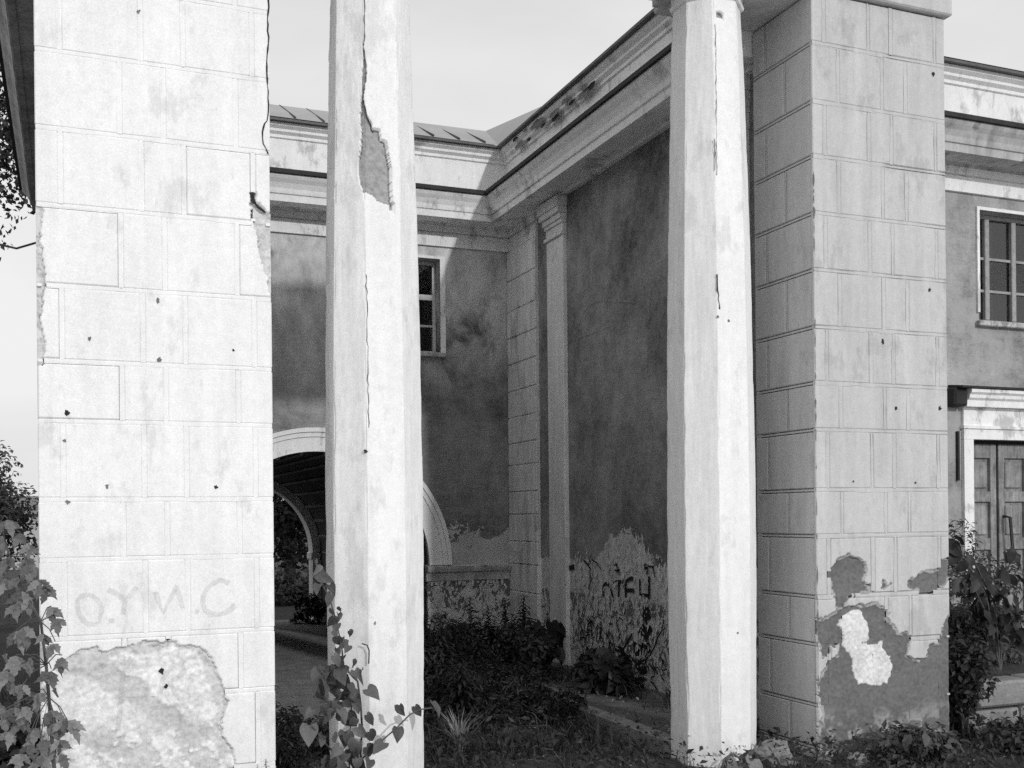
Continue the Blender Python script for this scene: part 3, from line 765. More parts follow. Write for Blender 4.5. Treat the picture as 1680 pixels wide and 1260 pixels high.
# curled flakes of old paint, far too many to count
def flakes(n, fpos, nrm, size, name):
    q = MB(); nv = Vector(nrm); up_ = Vector((0, 0, 1)); sd = nv.cross(up_)
    for i in range(n):
        c = Vector(fpos()); w_ = size*random.uniform(.4, 1.4); h_ = w_*random.uniform(.7, 2.4); k_ = random.randint(5, 7); lift = random.uniform(.1, .5)*h_; flip = random.choice((1, 1, -1))
        pts = []
        for j in range(k_):
            a = 2*math.pi*j/k_ + random.uniform(-.3, .3); u, v = math.cos(a)*random.uniform(.6, 1.2)*w_/2, math.sin(a)*random.uniform(.6, 1.2)*h_/2
            pts.append(c + sd*u + up_*v + nv*(.002 + lift*max(0, (.5 - flip*v/h_))*.5))
        q.poly(pts)
    return tag(build(q, name, M['flake'], bld), kind='stuff')
def fp_side():
    y = random.uniform(7.7, 9.85); z = random.choice((random.uniform(.25, .86), random.uniform(.25, .86), random.uniform(.86, 1.25))); return (XC-.002, y, z)
flakes(900, fp_side, (-1, 0, 0), .030, 'paint_flakes')
def fp_dado(): return (random.uniform(3.68, 4.58), WB-.016, .88 - .5*random.random()**1.6)
flakes(150, fp_dado, (0, -1, 0), .028, 'paint_flakes')
# broken plaster on the attic moulding near the corner
for i in range(16):
    y = 10.9 - 1.9*i/16 + random.uniform(-.1, .1); z = random.uniform(5.57, 5.68); n = 9; rr = random.uniform(.03, .09)
    q = MB(); q.poly([(XC-.135-(z-5.57)*.36-.004, y + rr*1.6*math.cos(2*math.pi*k/n)*random.uniform(.5, 1.2), z + rr*.45*math.sin(2*math.pi*k/n)*random.uniform(.5, 1.2)) for k in range(n)])
    build(q, 'broken_moulding', M['chip'] if i % 3 else M['gap'], bld)

# ================================================================== PORTICO PILLARS
def pillar(name, label, x0, x1, yf, yb, zs, rowsA, rowsB, first_is_B, side_left, mat, polys, white_polys, soft_white=None, jx=.0135, jf=.0062, fl=.0095, lay_tone=.38, gap_d=.045):
    """rusticated pillar: core, one slab per block, thin raised bead in every joint"""
    th = thing(name, label, 'pillar', ((x0+x1)/2, (yf+yb)/2, 0), 'portico pillars')
    D = .026
    c = MB(); c.box(x0+D, x1-D, yf+.05, yb-D, -.2, zs[-1]); build(c, 'core', mat, th)
    allp = polys
    def warp(u, v): return (u + .030*(fnoise(u*34, v*34)-.5) + .05*(fnoise(u*7+9, v*7)-.5), v + .030*(fnoise(u*34+40, v*34+7)-.5) + .05*(fnoise(u*7, v*7+31)-.5))
    def mask(u, v):
        a, b = warp(u, v); r = np.zeros(np.shape(u), bool)
        for pl in allp: r |= inpoly(a, b, pl)
        return r
    def dense(u0, u1, v0, v1, step=.006):
        nu = max(int((u1-u0)/step), 2); nv = max(int((v1-v0)/step), 2)
        U, V = np.meshgrid(np.linspace(u0, u1, nu+1), np.linspace(v0, v1, nv+1))
        pe = mask(U, V).astype(float)
        a, b = warp(U, V); wh = np.zeros_like(pe)
        for pl in white_polys: wh = np.maximum(wh, inpoly(a, b, pl))
        if soft_white is not None: wh = np.maximum(wh, soft_white(U, V))
        dd = np.full(U.shape, 9.0)
        for pl in allp: dd = np.minimum(dd, pdist(a, b, pl))
        lay = (pe > 0) & (dd < .008 + .075*np.clip(fnoise(U*11+7, V*11+2, 5)-.42, 0, 1)) & (wh < .2)
        wh = np.where(lay, lay_tone, wh)
        h = np.where(pe > 0, .0175 - .008*lay + .010*(fnoise(U*40, V*40)-.5) - .006*wh, .0012*(fnoise(U*12, V*12)-.5))
        up1 = np.ones_like(pe); up1[:-2] = pe[2:]; rt1 = np.ones_like(pe); rt1[:, :-1] = pe[:, 1:]
        opn = (pe > 0) & ((up1 == 0) | (rt1 == 0)) & (fnoise(U*9+2, V*9) > .40)
        h = np.where(opn, gap_d, h)
        rim = np.zeros_like(pe, bool); rim[0, :] = rim[-1, :] = True; rim[:, 0] = rim[:, -1] = True
        h = np.where(rim & (pe == 0), .024, h)
        gone = rim & (pe > 0)
        U = U.copy(); V = V.copy()
        if u0 > x0 + .001: U[:, 0] -= jx*gone[:, 0]
        if u1 < x1 - .001: U[:, -1] += jx*gone[:, -1]
        V[0, :] -= jx*gone[0, :]; V[-1, :] += jx*gone[-1, :]
        Vt = np.stack([U, yf + h, V], -1).reshape(-1, 3)
        i = np.arange(nv)[:, None]*(nu+1) + np.arange(nu)[None]
        F = np.stack([i, i+1, i+nu+2, i+nu+1], -1).reshape(-1, 4)
        return mesh_np('block', Vt, F, dict(peel=pe.ravel(), white=wh.ravel()))
    W = x1 - x0
    for r in range(len(zs)-1):
        z0, z1 = zs[r] + (jx if r else 0), zs[r+1] - jx
        isB = (r % 2 == 0) == first_is_B
        cuts = [0] + (rowsB if isB else rowsA) + [1]
        for k in range(len(cuts)-1):
            a = x0 + cuts[k]*W + (jx if k else 0); b = x0 + cuts[k+1]*W - (jx if k < len(cuts)-2 else 0)
            uu, vv = np.meshgrid(np.linspace(a, b, 24), np.linspace(z0, z1, 24))
            if mask(uu, vv).any():
                link('block', dense(a, b, z0, z1), mat, th, True)
            else:
                q = MB(); q.cbox(a, b, yf + .0015*random.random(), yf+D+.006, z0, z1, .0055); build(q, 'block', mat, th)
        # side faces
        for sx, s_ in ((x0, 1), (x1, -1)):
            cy = side_left[1 if isB else 0]
            for ya, yb_ in ((yf+D+.008, cy-jx), (cy+jx, yb)):
                q = MB(); q.cbox(min(sx, sx+s_*D*1.2), max(sx, sx+s_*D*1.2), ya, yb_, z0, z1, .0055); build(q, 'block', mat, th)
        # beads
        bd = MB()
        def hfloor(x, e, z, dep): bd.box(x, e, yf+dep, yf+D+.004, z-jx-.001, z+jx+.001)
        def hbead(z):
            st = .014; x = x0 + .004
            while x < x1 - .004:
                e = min(x+st, x1-.004)
                if not mask(np.array([x+st/2]), np.array([z]))[0]: bd.box(x, e, yf+.0022, yf+D+.004, z-jf, z+jf); hfloor(x, e, z, fl*float(np.clip(1.9*fnoise(x*5+z*31, z*17, 3)-.35, .08, 1.2)))
                x = e
            bd.box(x0+.003, x0+D, yf+.004, yb-.003, z-jf, z+jf); bd.box(x1-D, x1-.003, yf+.004, yb-.003, z-jf, z+jf)
        if r: hbead(zs[r])
        for cfr in cuts[1:-1]:
            x = x0 + cfr*W; z = z0
            while z < z1:
                e = min(z+.014, z1)
                if not mask(np.array([x]), np.array([(z+e)/2]))[0]: bd.box(x-jf, x+jf, yf+.0024, yf+D+.004, z, e); bd.box(x-jx-.001, x+jx+.001, yf+fl*float(np.clip(1.9*fnoise(x*37, z*4+x*11, 3)-.55, .05, 1.0)), yf+D+.003, z, e)
                z = e
        cy = side_left[1 if isB else 0]
        bd.box(x0+.004, x0+D+.004, cy-jf, cy+jf, z0, z1)
        build(bd, 'joint_bead', mat, th)
    return th, mask

Z_R = [-.2, .066, .348, .746, 1.056, 1.454, 1.756, 2.149, 2.456, 2.821, 3.195, 3.565, 3.938, 4.296, 4.678, 5.02]
Z_L = [-.2, .02, .302, .701, 1.017, 1.407, 1.706, 2.096, 2.394, 2.767, 3.165, 3.546, 3.93, 4.29, 4.67, 5.02]
L_PATCH = [(-0.031,.914),(.023,.964),(.084,.982),(.153,.953),(.208,.971),(.255,.981),(.302,.978),(.341,.986),(.405,.986),(.429,.976),(.462,.989),(.506,.986),(.514,.967),(.583,.947),(.632,.923),(.682,.873),(.69,.83),(.722,.75),(.726,.707),(.73,.664),(.75,.628),(.742,.577),(.729,.527),(.745,.457),(.786,.393),(.794,.297),(.792,-.2),(-.2,-.2),(-.107,.838)]
L_TOP = [(.898,3.325),(.92,3.321),(.92,3.272),(.98,3.223),(1.03,3.275),(1.03,2.806),(.998,2.81),(.974,2.932),(.939,2.994),(.925,3.137),(.903,3.145)]
L_LEFT = [(-.2,3.165),(-.118,3.148),(-.112,3.028),(-.124,2.907),(-.109,2.758),(-.121,2.607),(-.103,2.488),(-.118,2.367),(-.2,2.365)]
def l_white(U, V):
    d = pdist(U, V, L_PATCH[:-4])
    n = fnoise(U*9, V*9, 5); n2 = fnoise(U*22+3, V*22, 4)
    w_ = np.clip((d-.02-.14*(n-.35))/.02, 0, 1)
    blot = np.clip((n2*.6 + n*.55 - .54)/.025, 0, 1)
    low = np.clip((.62-V)/.15, 0, 1)
    return w_ * (1 - low*blot) * (V < 1.1)
PL, _ = pillar('rusticated_pillar', 'bright white rusticated pillar with a large peeled patch near its foot', -.144, 1.003, 5.85, 6.51, Z_L, [.343, .528, .845], [.10, .433, .614, .92], True, (6.15, 6.37), M['white'], [L_PATCH, L_TOP, L_LEFT], [], l_white, .0105, .0068, .0058, .0, .030)

R1 = [(4.612,1.218),(4.674,1.3),(4.763,1.334),(4.837,1.314),(4.896,1.271),(4.925,1.209),(4.895,1.162),(4.917,1.135),(4.962,1.13),(4.961,1.063),(4.774,1.052),(4.744,1.017),(4.729,.981),(4.656,.978),(4.642,1.039),(4.614,1.135)]
R2 = [(4.481,.926),(4.597,.939),(4.656,.972),(4.744,.987),(4.833,.995),(4.968,1.002),(5.043,.975),(5.112,.936),(5.104,.899),(5.149,.836),(5.171,.786),(5.257,.807),(5.287,.756),(5.271,.707),(5.262,.634),(5.332,.599),(5.411,.601),(5.444,.698),(5.508,.701),(5.672,1.0),(5.67,-.216),(4.469,-.1),(4.531,.296),(4.512,.487),(4.542,.556),(4.593,.624),(4.681,.661),(4.689,.714),(4.609,.719),(4.594,.672),(4.536,.652),(4.515,.771)]
R3 = [(5.245,1.102),(5.261,1.151),(5.339,1.185),(5.403,1.221),(5.53,1.224),(5.539,1.286),(5.676,1.295),(5.674,1.188),(5.56,1.079),(5.401,1.06),(5.291,1.076)]
R4 = [(5.022,1.091),(5.046,1.157),(5.091,1.119),(5.122,1.137),(5.129,1.118),(5.083,1.105),(5.045,1.09)]
RW1 = [(4.669,.876),(4.728,.928),(4.803,.954),(4.862,.952),(4.892,.909),(4.936,.858),(4.943,.773),(4.875,.74),(4.935,.731),(5.041,.744),(5.04,.707),(5.108,.655),(5.146,.567),(5.098,.46),(5.007,.454),(4.886,.474),(4.842,.465),(4.798,.564),(4.784,.661),(4.726,.712),(4.727,.796)]
RW2 = [(5.111,.899),(5.158,.952),(5.228,.968),(5.25,.881),(5.249,.807),(5.179,.774),(5.133,.837)]
def r_white(U, V):
    n = fnoise(U*14, V*14, 5)
    return np.clip((n-.52)/.1, 0, 1)*np.clip((.33-V)/.2, 0, 1)*.45
PR, _ = pillar('rusticated_pillar', 'grey rusticated pillar with dark scars and a white bare patch at its foot', 4.512, 5.625, 5.85, 6.515, Z_R, [.185, .51, .69], [.086, .41, .58, .92], True, (6.15, 6.37), M['grey'], [R1, R2, R3, R4], [RW1, RW2], r_white)

# nail holes and cracks
def hole(th, x, z, r, y, deep):
    q = MB(); n = 11; el_ = random.uniform(.8, 1.5)
    ring = [(x + r*math.cos(2*math.pi*i/n)*random.uniform(.35, 1.25), y-.0022, z + r*el_*math.sin(2*math.pi*i/n)*random.uniform(.35, 1.25)) for i in range(n)]
    q.poly(ring); build(q, 'chip', M['crack'] if deep else M['chip'], th)
for x, z, r, dp in ((.099,2.511,.011,0),(-.009,2.139,.013,1),(-.022,1.999,.011,0),(.175,1.776,.011,0),(.705,1.77,.013,1),(-.01,1.694,.012,0),(.426,2.724,.012,0),(.432,2.422,.012,0),(.802,2.487,.007,1),(.345,4.19,.012,0)):
    hole(PL, x, z, r, 5.85, dp)
for x, z, r in ((.43,.828,.015),(.45,.749,.013)): hole(PL, x, z, r, 5.858, 1)
for x, z, r in ((5.523,4.612,.014),(4.812,1.813,.009),(5.334,1.806,.011),(5.066,2.754,.014),(5.472,3.13,.012),(5.173,2.307,.014),(5.55,2.32,.02)): hole(PR, x, z, r, 5.85, 1)
def crack(th, pts, w0, plane='y'):
    out = []; P = [Vector(p) for p in pts]
    for a, b in zip(P[:-1], P[1:]):
        n = max(2, int((b-a).length/.03))
        for i in range(n): out.append(a.lerp(b, i/n) + Vector(((random.random()-.5)*.008, 0, 0)))
    out.append(P[-1])
    q = MB(); q.ribbon(out, [w0*(.35+.9*random.random()) for _ in out], (1, 0, 0) if plane == 'y' else (.7, -.7, 0)); return build(q, 'crack', M['crack'], th)
crack(PL, [(1.0,5.8475,4.6),(1.0,5.8475,4.356),(.998,5.8475,4.161),(.988,5.8475,3.933),(.996,5.8475,3.805),(.99,5.8475,3.717),(.966,5.8475,3.681),(.968,5.8475,3.591),(.992,5.8475,3.54)], .008)
crack(PL, [(.905,5.8475,3.325),(.915,5.8475,3.27),(.945,5.8475,3.245),(.975,5.8475,3.225)], .024)
# chipped arris of the grey pillar
q = MB(); z = .4
while z < 3.75:
    L_ = .03 + .12*random.random(); w_ = (.004 + .02*random.random()**2)*(1 if 1.3 < z < 3.6 else .5)
    if random.random() < .72:
        n = max(2, int(L_/.02)); pts = [(4.513 + .004*(random.random()-.5), 5.8475, z + L_*i/n) for i in range(n+1)]
        q.ribbon(pts, [w_*math.sin(math.pi*(i+.3)/(n+.6))*(.6+.8*random.random()) for i in range(n+1)], (.75, -.66, 0))
    z += L_ + .02*random.random()
build(q, 'chipped_edge', M['chip'], PR)
# faded letters on the white pillar
def front_strokes(name, strokes, wd_, y, th, mat):
    q = MB()
    for i, s_ in enumerate(strokes): q.stroke([(x, y - .0004*i, z) for x, z in s_], wd_, (0, -1, 0))
    return build(q, name, mat, th)
yl = 5.8478
front_strokes('faded_letter', [[(.078,1.234),(.045,1.225),(.032,1.207),(.03,1.17),(.039,1.133),(.06,1.1),(.085,1.082),(.11,1.083),(.131,1.096),(.143,1.153),(.135,1.185),(.12,1.207),(.1,1.226),(.078,1.234)]], .024, yl, PL, M['ghost'])
front_strokes('faded_letter', [[(.171,1.255),(.21,1.235),(.256,1.198)], [(.311,1.263),(.285,1.225),(.256,1.198),(.243,1.124)], [(.185,1.11),(.189,1.085)]], .026, yl, PL, M['ghost'])
front_strokes('faded_letter', [[(.403,1.235),(.415,1.18),(.438,1.124),(.47,1.19),(.507,1.265)], [(.507,1.248),(.535,1.145)], [(.592,1.13),(.616,1.121)]], .026, yl, PL, M['ghost'])
front_strokes('faded_letter', [[(.767,1.265),(.745,1.28),(.717,1.284),(.68,1.265),(.65,1.234),(.635,1.2),(.633,1.167),(.648,1.13),(.674,1.11),(.71,1.106),(.74,1.111),(.775,1.13),(.8,1.152)]], .028, yl, PL, M['ghost'])
front_strokes('faded_letter', [[(.136,.865),(.155,.88),(.175,.888),(.205,.885),(.229,.868)], [(.285,.906),(.26,.87),(.245,.834),(.23,.7),(.215,.538)]], .028, 5.858, PL, M['ghost'])
front_strokes('faded_letter', [[(.417,.664),(.42,.72),(.434,.788),(.48,.85),(.532,.866),(.54,.815),(.5,.785),(.466,.769),(.5,.70),(.554,.628)], [(.377,.641),(.45,.648),(.514,.648)]], .026, 5.858, PL, M['ghost'])

# ================================================================== COLUMNS
WPROF = [(-.2, .50), (.3, .507), (1.2, .522), (1.8, .522), (2.6, .506), (3.3, .485), (4.0, .455), (4.5, .43), (4.905, .398)]
def cw(z): return np.interp(z, [a for a, _ in WPROF], [b for _, b in WPROF])
def column(label, cx, cy, spalls, scale=1.0, seed=0):
    th = thing('octagonal_column', label, 'column', (cx, cy, 0), 'portico columns')
    dense = [(min(p_[1] for p_ in s_)-.03, max(p_[1] for p_ in s_)+.03) for s_ in spalls]
    zl = [-.2]
    while zl[-1] < 4.905:
        z = zl[-1]; st = .0052 if any(a <= z <= b for a, b in dense) else .05
        zl.append(min(z+st, 4.905))
    zl = np.array(zl); nf = 44; t = np.linspace(0, 1, nf+1)[:-1]
    half = .5; k = math.tan(math.pi/8)*.5
    corners = [(-k, -half), (k, -half), (half, -k), (half, k), (k, half), (-k, half), (-half, k), (-half, -k)]
    ring = []
    for i in range(8):
        a = np.array(corners[i]); b = np.array(corners[(i+1) % 8])
        for tt in t: ring.append(a + (b-a)*tt)
    ring = np.array(ring); n = len(ring)
    Zg = np.repeat(zl[:, None], n, 1); Wd = cw(Zg)*scale
    X = cx + ring[None, :, 0]*Wd; Y = cy + ring[None, :, 1]*Wd
    ang = np.arctan2(ring[:, 1], ring[:, 0])[None] * np.ones_like(Zg)
    wob = .006*(fnoise(ang*4+seed, Zg*3.3, 3)-.5) + .003*(fnoise(ang*14, Zg*14+seed, 3)-.5)
    tt_ = np.tile(np.abs(np.linspace(0, 1, nf+1)[:-1]), 8)[None]*np.ones_like(Zg)
    arr = np.exp(-(np.minimum(tt_, 1-tt_)/.035)**2)
    cid = (np.round(ang/(np.pi/4)*1.0)*7.7)
    chip = np.clip((fnoise(cid+seed, Zg*7, 4)-.58)/.08, 0, 1)*arr
    wob = wob - .010*chip
    pe = np.zeros_like(Zg)
    uu = X + .010*(fnoise(X*60, Zg*60)-.5); vv = Zg + .010*(fnoise(X*60+9, Zg*60+4)-.5)
    for s_ in spalls: pe = np.maximum(pe, (inpoly(uu, vv, s_) & (Y < cy-.05)).astype(float))
    pu = np.zeros_like(pe); pu[:-2] = pe[2:]; pr_ = np.roll(pe, -2, axis=1)
    opn = (pe > 0) & ((pu == 0) | (pr_ == 0)) & (Zg < 4.0)
    dsp = wob - opn*.03 - pe*(.030 + .014*(fnoise(X*35, Zg*35)-.5))
    rl = np.hypot(ring[:, 0], ring[:, 1])[None]
    X = X + ring[None, :, 0]/rl*dsp; Y = Y + ring[None, :, 1]/rl*dsp
    V = np.stack([X, Y, Zg], -1).reshape(-1, 3); m = len(zl)
    i0 = (np.arange(m-1)[:, None]*n + np.arange(n)[None]); i1 = (np.arange(m-1)[:, None]*n + ((np.arange(n)+1) % n)[None])
    F = np.stack([i0, i1, i1+n, i0+n], -1).reshape(-1, 4)
    link('shaft', mesh_np('shaft', V, F, dict(peel=pe.ravel(), white=np.zeros(V.shape[0]))), M['column'], th)
    # capital: plain octagonal band and slab
    def octa(z0, z1, w0, w1):
        q = MB(); a = [(cx+x*w0, cy+y*w0, z0) for x, y in corners]; b = [(cx+x*w1, cy+y*w1, z1) for x, y in corners]
        q.add(a+b, [(i, (i+1) % 8, (i+1) % 8+8, i+8) for i in range(8)] + [tuple(range(7, -1, -1)), tuple(range(8, 16))]); return q
    build(octa(4.905, 4.925, .43*scale, .44*scale), 'necking', M['column'], th)
    build(octa(4.927, 5.018, .415*scale, .425*scale), 'capital', M['column'], th)
    return th
C_SPALL = [(1.536,4.269),(1.542,4.168),(1.553,4.125),(1.552,4.057),(1.536,3.988),(1.532,3.919),(1.55,3.843),(1.573,3.812),(1.578,3.773),(1.625,3.776),(1.63,3.717),(1.659,3.71),(1.67,3.654),(1.687,3.554),(1.688,3.474),(1.691,3.378),(1.708,3.334),(1.65,3.357),(1.603,3.369),(1.58,3.395),(1.523,3.412),(1.506,3.489),(1.501,3.567),(1.514,3.658),(1.52,3.727),(1.515,3.838),(1.521,3.929),(1.53,4.133)]
C2_SPALL = [(3.839,4.807),(3.872,4.815),(3.914,4.793),(3.942,4.80),(3.899,4.78),(3.861,4.785)]
c1 = column('white octagonal column with a broken bare scar high up and a vine at its foot', 1.632, 6.15, [C_SPALL], 1.0, 3)
c2 = column('white octagonal column standing next to the grey rusticated pillar', 3.905, 6.15, [C2_SPALL], 1.03, 8)
yy = lambda z, s_=1.0: 6.15 - cw(z)*s_/2 - .0045
crack(c1, [(1.55,yy(4.9),4.9),(1.548,yy(4.6),4.6),(1.543,yy(4.35),4.35),(1.54,yy(4.2),4.25)], .005)
crack(c1, [(1.532,yy(2.9)+.004,2.95),(1.536,yy(2.7)+.002,2.7),(1.533,yy(2.4)+.002,2.4),(1.536,yy(2.1)+.002,2.1)], .004)
crack(c2, [(3.83,yy(4.7,1.03),4.72),(3.825,yy(4.3,1.03),4.4),(3.818,yy(4.0,1.03),4.1),(3.812,yy(3.7,1.03),3.75)], .004)
crack(c2, [(3.80,yy(3.95,1.03),3.98),(3.802,yy(3.85,1.03),3.86),(3.80,yy(3.8,1.03),3.78)], .008)
crack(c2, [(3.80,yy(3.1,1.03),3.12),(3.803,yy(3.0,1.03),3.02),(3.815,yy(2.9,1.03),2.9)], .010)
hole(c1, 1.515, 1.97, .014, yy(2.0)+.002, 1); hole(c1, 1.56, 1.02, .008, yy(1.0)+.002, 0)
hole(c2, 3.80, 2.85, .009, yy(2.85, 1.03)+.002, 0); hole(c2, 3.88, 2.83, .012, yy(2.83, 1.03)+.002, 0)
hole(c2, 3.92, .85, .008, yy(.85, 1.03)+.002, 0)

# ================================================================== ENTABLATURE OVER THE PORTICO
ent = thing('portico_entablature', 'heavy plaster beam with a projecting band resting on the pillars and columns', 'entablature', (2.74, 6.15, 5.02))
w = MB(); w.box(-.18, 5.66, 5.90, 6.36, 5.022, 5.50); build(w, 'beam', M['pale'], ent)
for x0, x1 in ((-.185, 1.86), (3.72, 5.665)):
    w = MB(); w.cbox(x0, x1, 5.81, 6.53, 5.021, 5.46, .01); build(w, 'end_block', M['grey'], ent)
w = MB(); w.box(-.16, 5.64, 5.86, 6.50, 5.502, 5.75); build(w, 'frieze', M['grey'], ent)
w = MB(); w.cbox(-.30, 5.78, 5.66, 6.72, 5.752, 5.97, .02); build(w, 'cornice_slab', M['stained'], ent)
w = MB(); w.box(3.64, 3.72, 6.0, 6.40, 5.0, 5.12); build(w, 'end_moulding', M['stained'], ent)

# ================================================================== RETAINING WALL, RUBBLE
rw = thing('retaining_wall', 'low wall of rough concrete blocks below the panelled door', 'wall', (7.5, 6.2, 0))
xb = 5.82; top = True
for row, (z0, z1) in enumerate(((0.0, .165), (.172, .365))):
    x = 6.03 if row else 5.95
    while x < 9.2:
        L_ = (.46 + .16*random.random())
        q = MB(); q.cbox(x, x+L_-.012, 6.06+.02*random.random(), 6.31, z0, z1-.015*random.random(), .018); build(q, 'block', M['concrete'], rw)
        x += L_
def lump(mb, c, r, seed, flat=.7):
    rs = random.Random(seed); V = []; n, m = 8, 5
    for j in range(m+1):
        a = math.pi*j/m
        for i in range(n):
            b = 2*math.pi*i/n; k_ = .75+.5*rs.random()
            V.append((c[0]+r*k_*math.sin(a)*math.cos(b), c[1]+r*k_*math.sin(a)*math.sin(b), c[2]+r*flat*k_*math.cos(a)))
    F = [(j*n+i, j*n+(i+1) % n, (j+1)*n+(i+1) % n, (j+1)*n+i) for j in range(m) for i in range(n)]
    mb.add(V, F)
rubble = [((4.18, 5.86, .05), .13, 'pale broken plaster lump at the foot of the column beside the grey pillar'),
          ((4.63, 5.62, .03), .07, 'small broken plaster piece lying under the corner of the grey pillar'),
          ((4.46, 5.72, .02), .05, 'smallest plaster crumb between the grey pillar and its column'),
          ((6.45, 6.9, .44), .12, 'rounded pale stone lying among the weeds above the concrete wall')]
for i, (c, r, lb) in enumerate(rubble):
    q = MB(); lump(q, (0, 0, 0), r, 5+i); o = build(q, 'rubble_chunk', M['concrete']); o.location = c; tag(o, lb, 'rubble', 'broken plaster and stones')
q = MB(); q.tube([(1.485,5.885,.91),(1.508,5.86,.902),(1.518,5.86,.871),(1.517,5.868,.799)], .004, 5)
tag(build(q, 'wire_hook', M['iron']), 'thin rusty wire hook hanging on the face of the vine column', 'wire')

# ================================================================== VEGETATION
def leaf_mesh(kind, L_=1.0):
    """one leaf, base at the origin, tip along -Z, face towards -Y, folded on its midrib"""
    curl = 1.0
    if kind == 'heart_curl': curl = 2.6
    if kind.startswith('heart'):
        half = [(0, 0), (.16, .13), (.34, .12), (.46, -.08), (.47, -.32), (.36, -.58), (.18, -.82), (0, -1.05)]
    elif kind == 'lobed':
        half = [(0, 0), (.07, -.08), (.15, -.22), (.27, -.36), (.20, -.46), (.33, -.66), (.19, -.70), (.20, -.86), (.09, -.98), (0, -1.25)]
    elif kind == 'lance':
        half = [(0, 0), (.07, -.15), (.10, -.4), (.075, -.7), (0, -1.0)]
    else:   # oval
        half = [(0, 0), (.16, -.12), (.29, -.36), (.28, -.6), (.16, -.85), (0, -1.0)]
    n = len(half); V = []; F = []
    def bend(x, z): return (x*L_, (-.28*curl*abs(x)**1.3 + .20*curl*z*z + .06*math.sin(z*9+x*7))*L_, z*L_*(1-.12*(curl-1)*abs(z)))
    for x, z in half: V.append(bend(0, z if z < 0 else 0))
    for x, z in half[1:-1]: V.append(bend(x, z))
    for x, z in half[1:-1]: V.append(bend(-x, z))
    r0 = n; l0 = n + (n-2)
    for i in range(n-1):
        a = r0+i-1 if i >= 1 else None; b = r0+i if i+1 <= n-2 else None
        f = [i] + ([a] if a is not None else []) + ([b] if b is not None else []) + [i+1]
        if len(f) >= 3: F.append(tuple(f))
        a = l0+i-1 if i >= 1 else None; b = l0+i if i+1 <= n-2 else None
        f = [i+1] + ([b] if b is not None else []) + ([a] if a is not None else []) + [i]
        if len(f) >= 3: F.append(tuple(f))
    me = bpy.data.meshes.new('leaf_' + kind); me.from_pydata(V, [], F); me.update()
    me.polygons.foreach_set('use_smooth', np.ones(len(me.polygons), dtype=bool))
    return me
LM = {}
def leaf(kind, mat, parent, pos, size, rot):
    key = (kind, mat.name)
    if key not in LM:
        LM[key] = leaf_mesh(kind); LM[key].materials.append(mat)
    o = bpy.data.objects.new('leaf', LM[key]); COL.objects.link(o)
    o.parent = parent; o.location = Vector(pos) - (Vector(parent.location) if parent.type == 'EMPTY' else Vector())
    o.scale = (size, size, size); o.rotation_euler = rot
    return o

# --- vine on the column
VINE = [(1.190,1.317,.057),(1.211,1.273,.062),(1.206,1.221,.052),(1.272,1.214,.046),(1.276,1.166,.052),(1.284,1.096,.029),(1.324,1.103,.036),(1.315,1.068,.041),(1.284,1.048,.046),(1.315,1.016,.041),(1.363,.983,.031),(1.283,.982,.036),(1.301,.946,.041),(1.345,.926,.043),(1.305,.885,.045),(1.363,.903,.037),(1.282,.842,.052),(1.344,.839,.045),(1.322,.805,.045),(1.384,.814,.035),(1.268,.799,.037),(1.317,.752,.062),(1.379,.753,.045),(1.442,.749,.050),(1.320,.691,.062),(1.369,.687,.050),(1.324,.642,.052),(1.364,.595,.047),(1.409,.588,.052),(1.464,.646,.062),(1.467,.508,.056),(1.315,.547,.062),(1.403,.500,.052),(1.165,.567,.045),(1.227,.579,.052),(1.278,.427,.052),(1.353,.407,.068),(1.421,.437,.056),(1.479,.410,.062),(1.407,.367,.062),(1.308,.359,.062),(1.465,.327,.062),(1.155,.459,.066),(1.220,.410,.045),(1.393,.316,.058),(1.419,.278,.052),(1.348,.302,.056),(1.277,.300,.052),(1.543,.355,.064),(1.622,.433,.056),(1.632,.562,.052),(1.720,.547,.056),(1.819,.548,.076),(1.321,.322,.056),(1.233,.296,.052),(1.474,.273,.052)]
vine = thing('climbing_vine', 'heart leaved vine climbing the foot of the scarred white column', 'vine', (1.45, 5.76, 0))
st = [(1.46,0),(1.46,.252),(1.447,.324),(1.458,.457),(1.45,.582),(1.438,.715),(1.402,.753),(1.357,.809),(1.348,.915),(1.324,1.04),(1.29,1.156),(1.246,1.253),(1.203,1.312)]
q = MB(); q.tube([(x, 5.79+.01*math.sin(z*20), z) for x, z in st], [.006]*8 + [.004]*5, 5)
q.tube([(1.447,5.79,.289),(1.498,5.72,.364),(1.609,5.66,.471),(1.684,5.64,.546),(1.741,5.63,.569),(1.797,5.62,.574)], .0042, 5)
q.tube([(1.36,5.79,.28),(1.25,5.72,.40),(1.16,5.68,.52)], .004, 5)
q.tube([(1.40,5.79,0),(1.38,5.78,.3),(1.40,5.79,.6),(1.38,5.79,.76)], .004, 5)
build(q, 'stem', M['stem'], vine)
for x, z, s_ in VINE:
    s_ *= random.uniform(1.1, 1.65)
    out = -.05 - .06*random.random() if x < 1.5 else -.12
    o = leaf(random.choice(('heart', 'heart', 'heart_curl')), M['leaf_vine'], vine, (x, 5.79+out, z+s_*.5), s_, (random.uniform(-1.15, .45), random.uniform(-.8, .8), random.uniform(-1.0, .8)))
    o.scale = (s_*random.uniform(.75, 1.1), s_*random.uniform(.8, 1.6), s_)
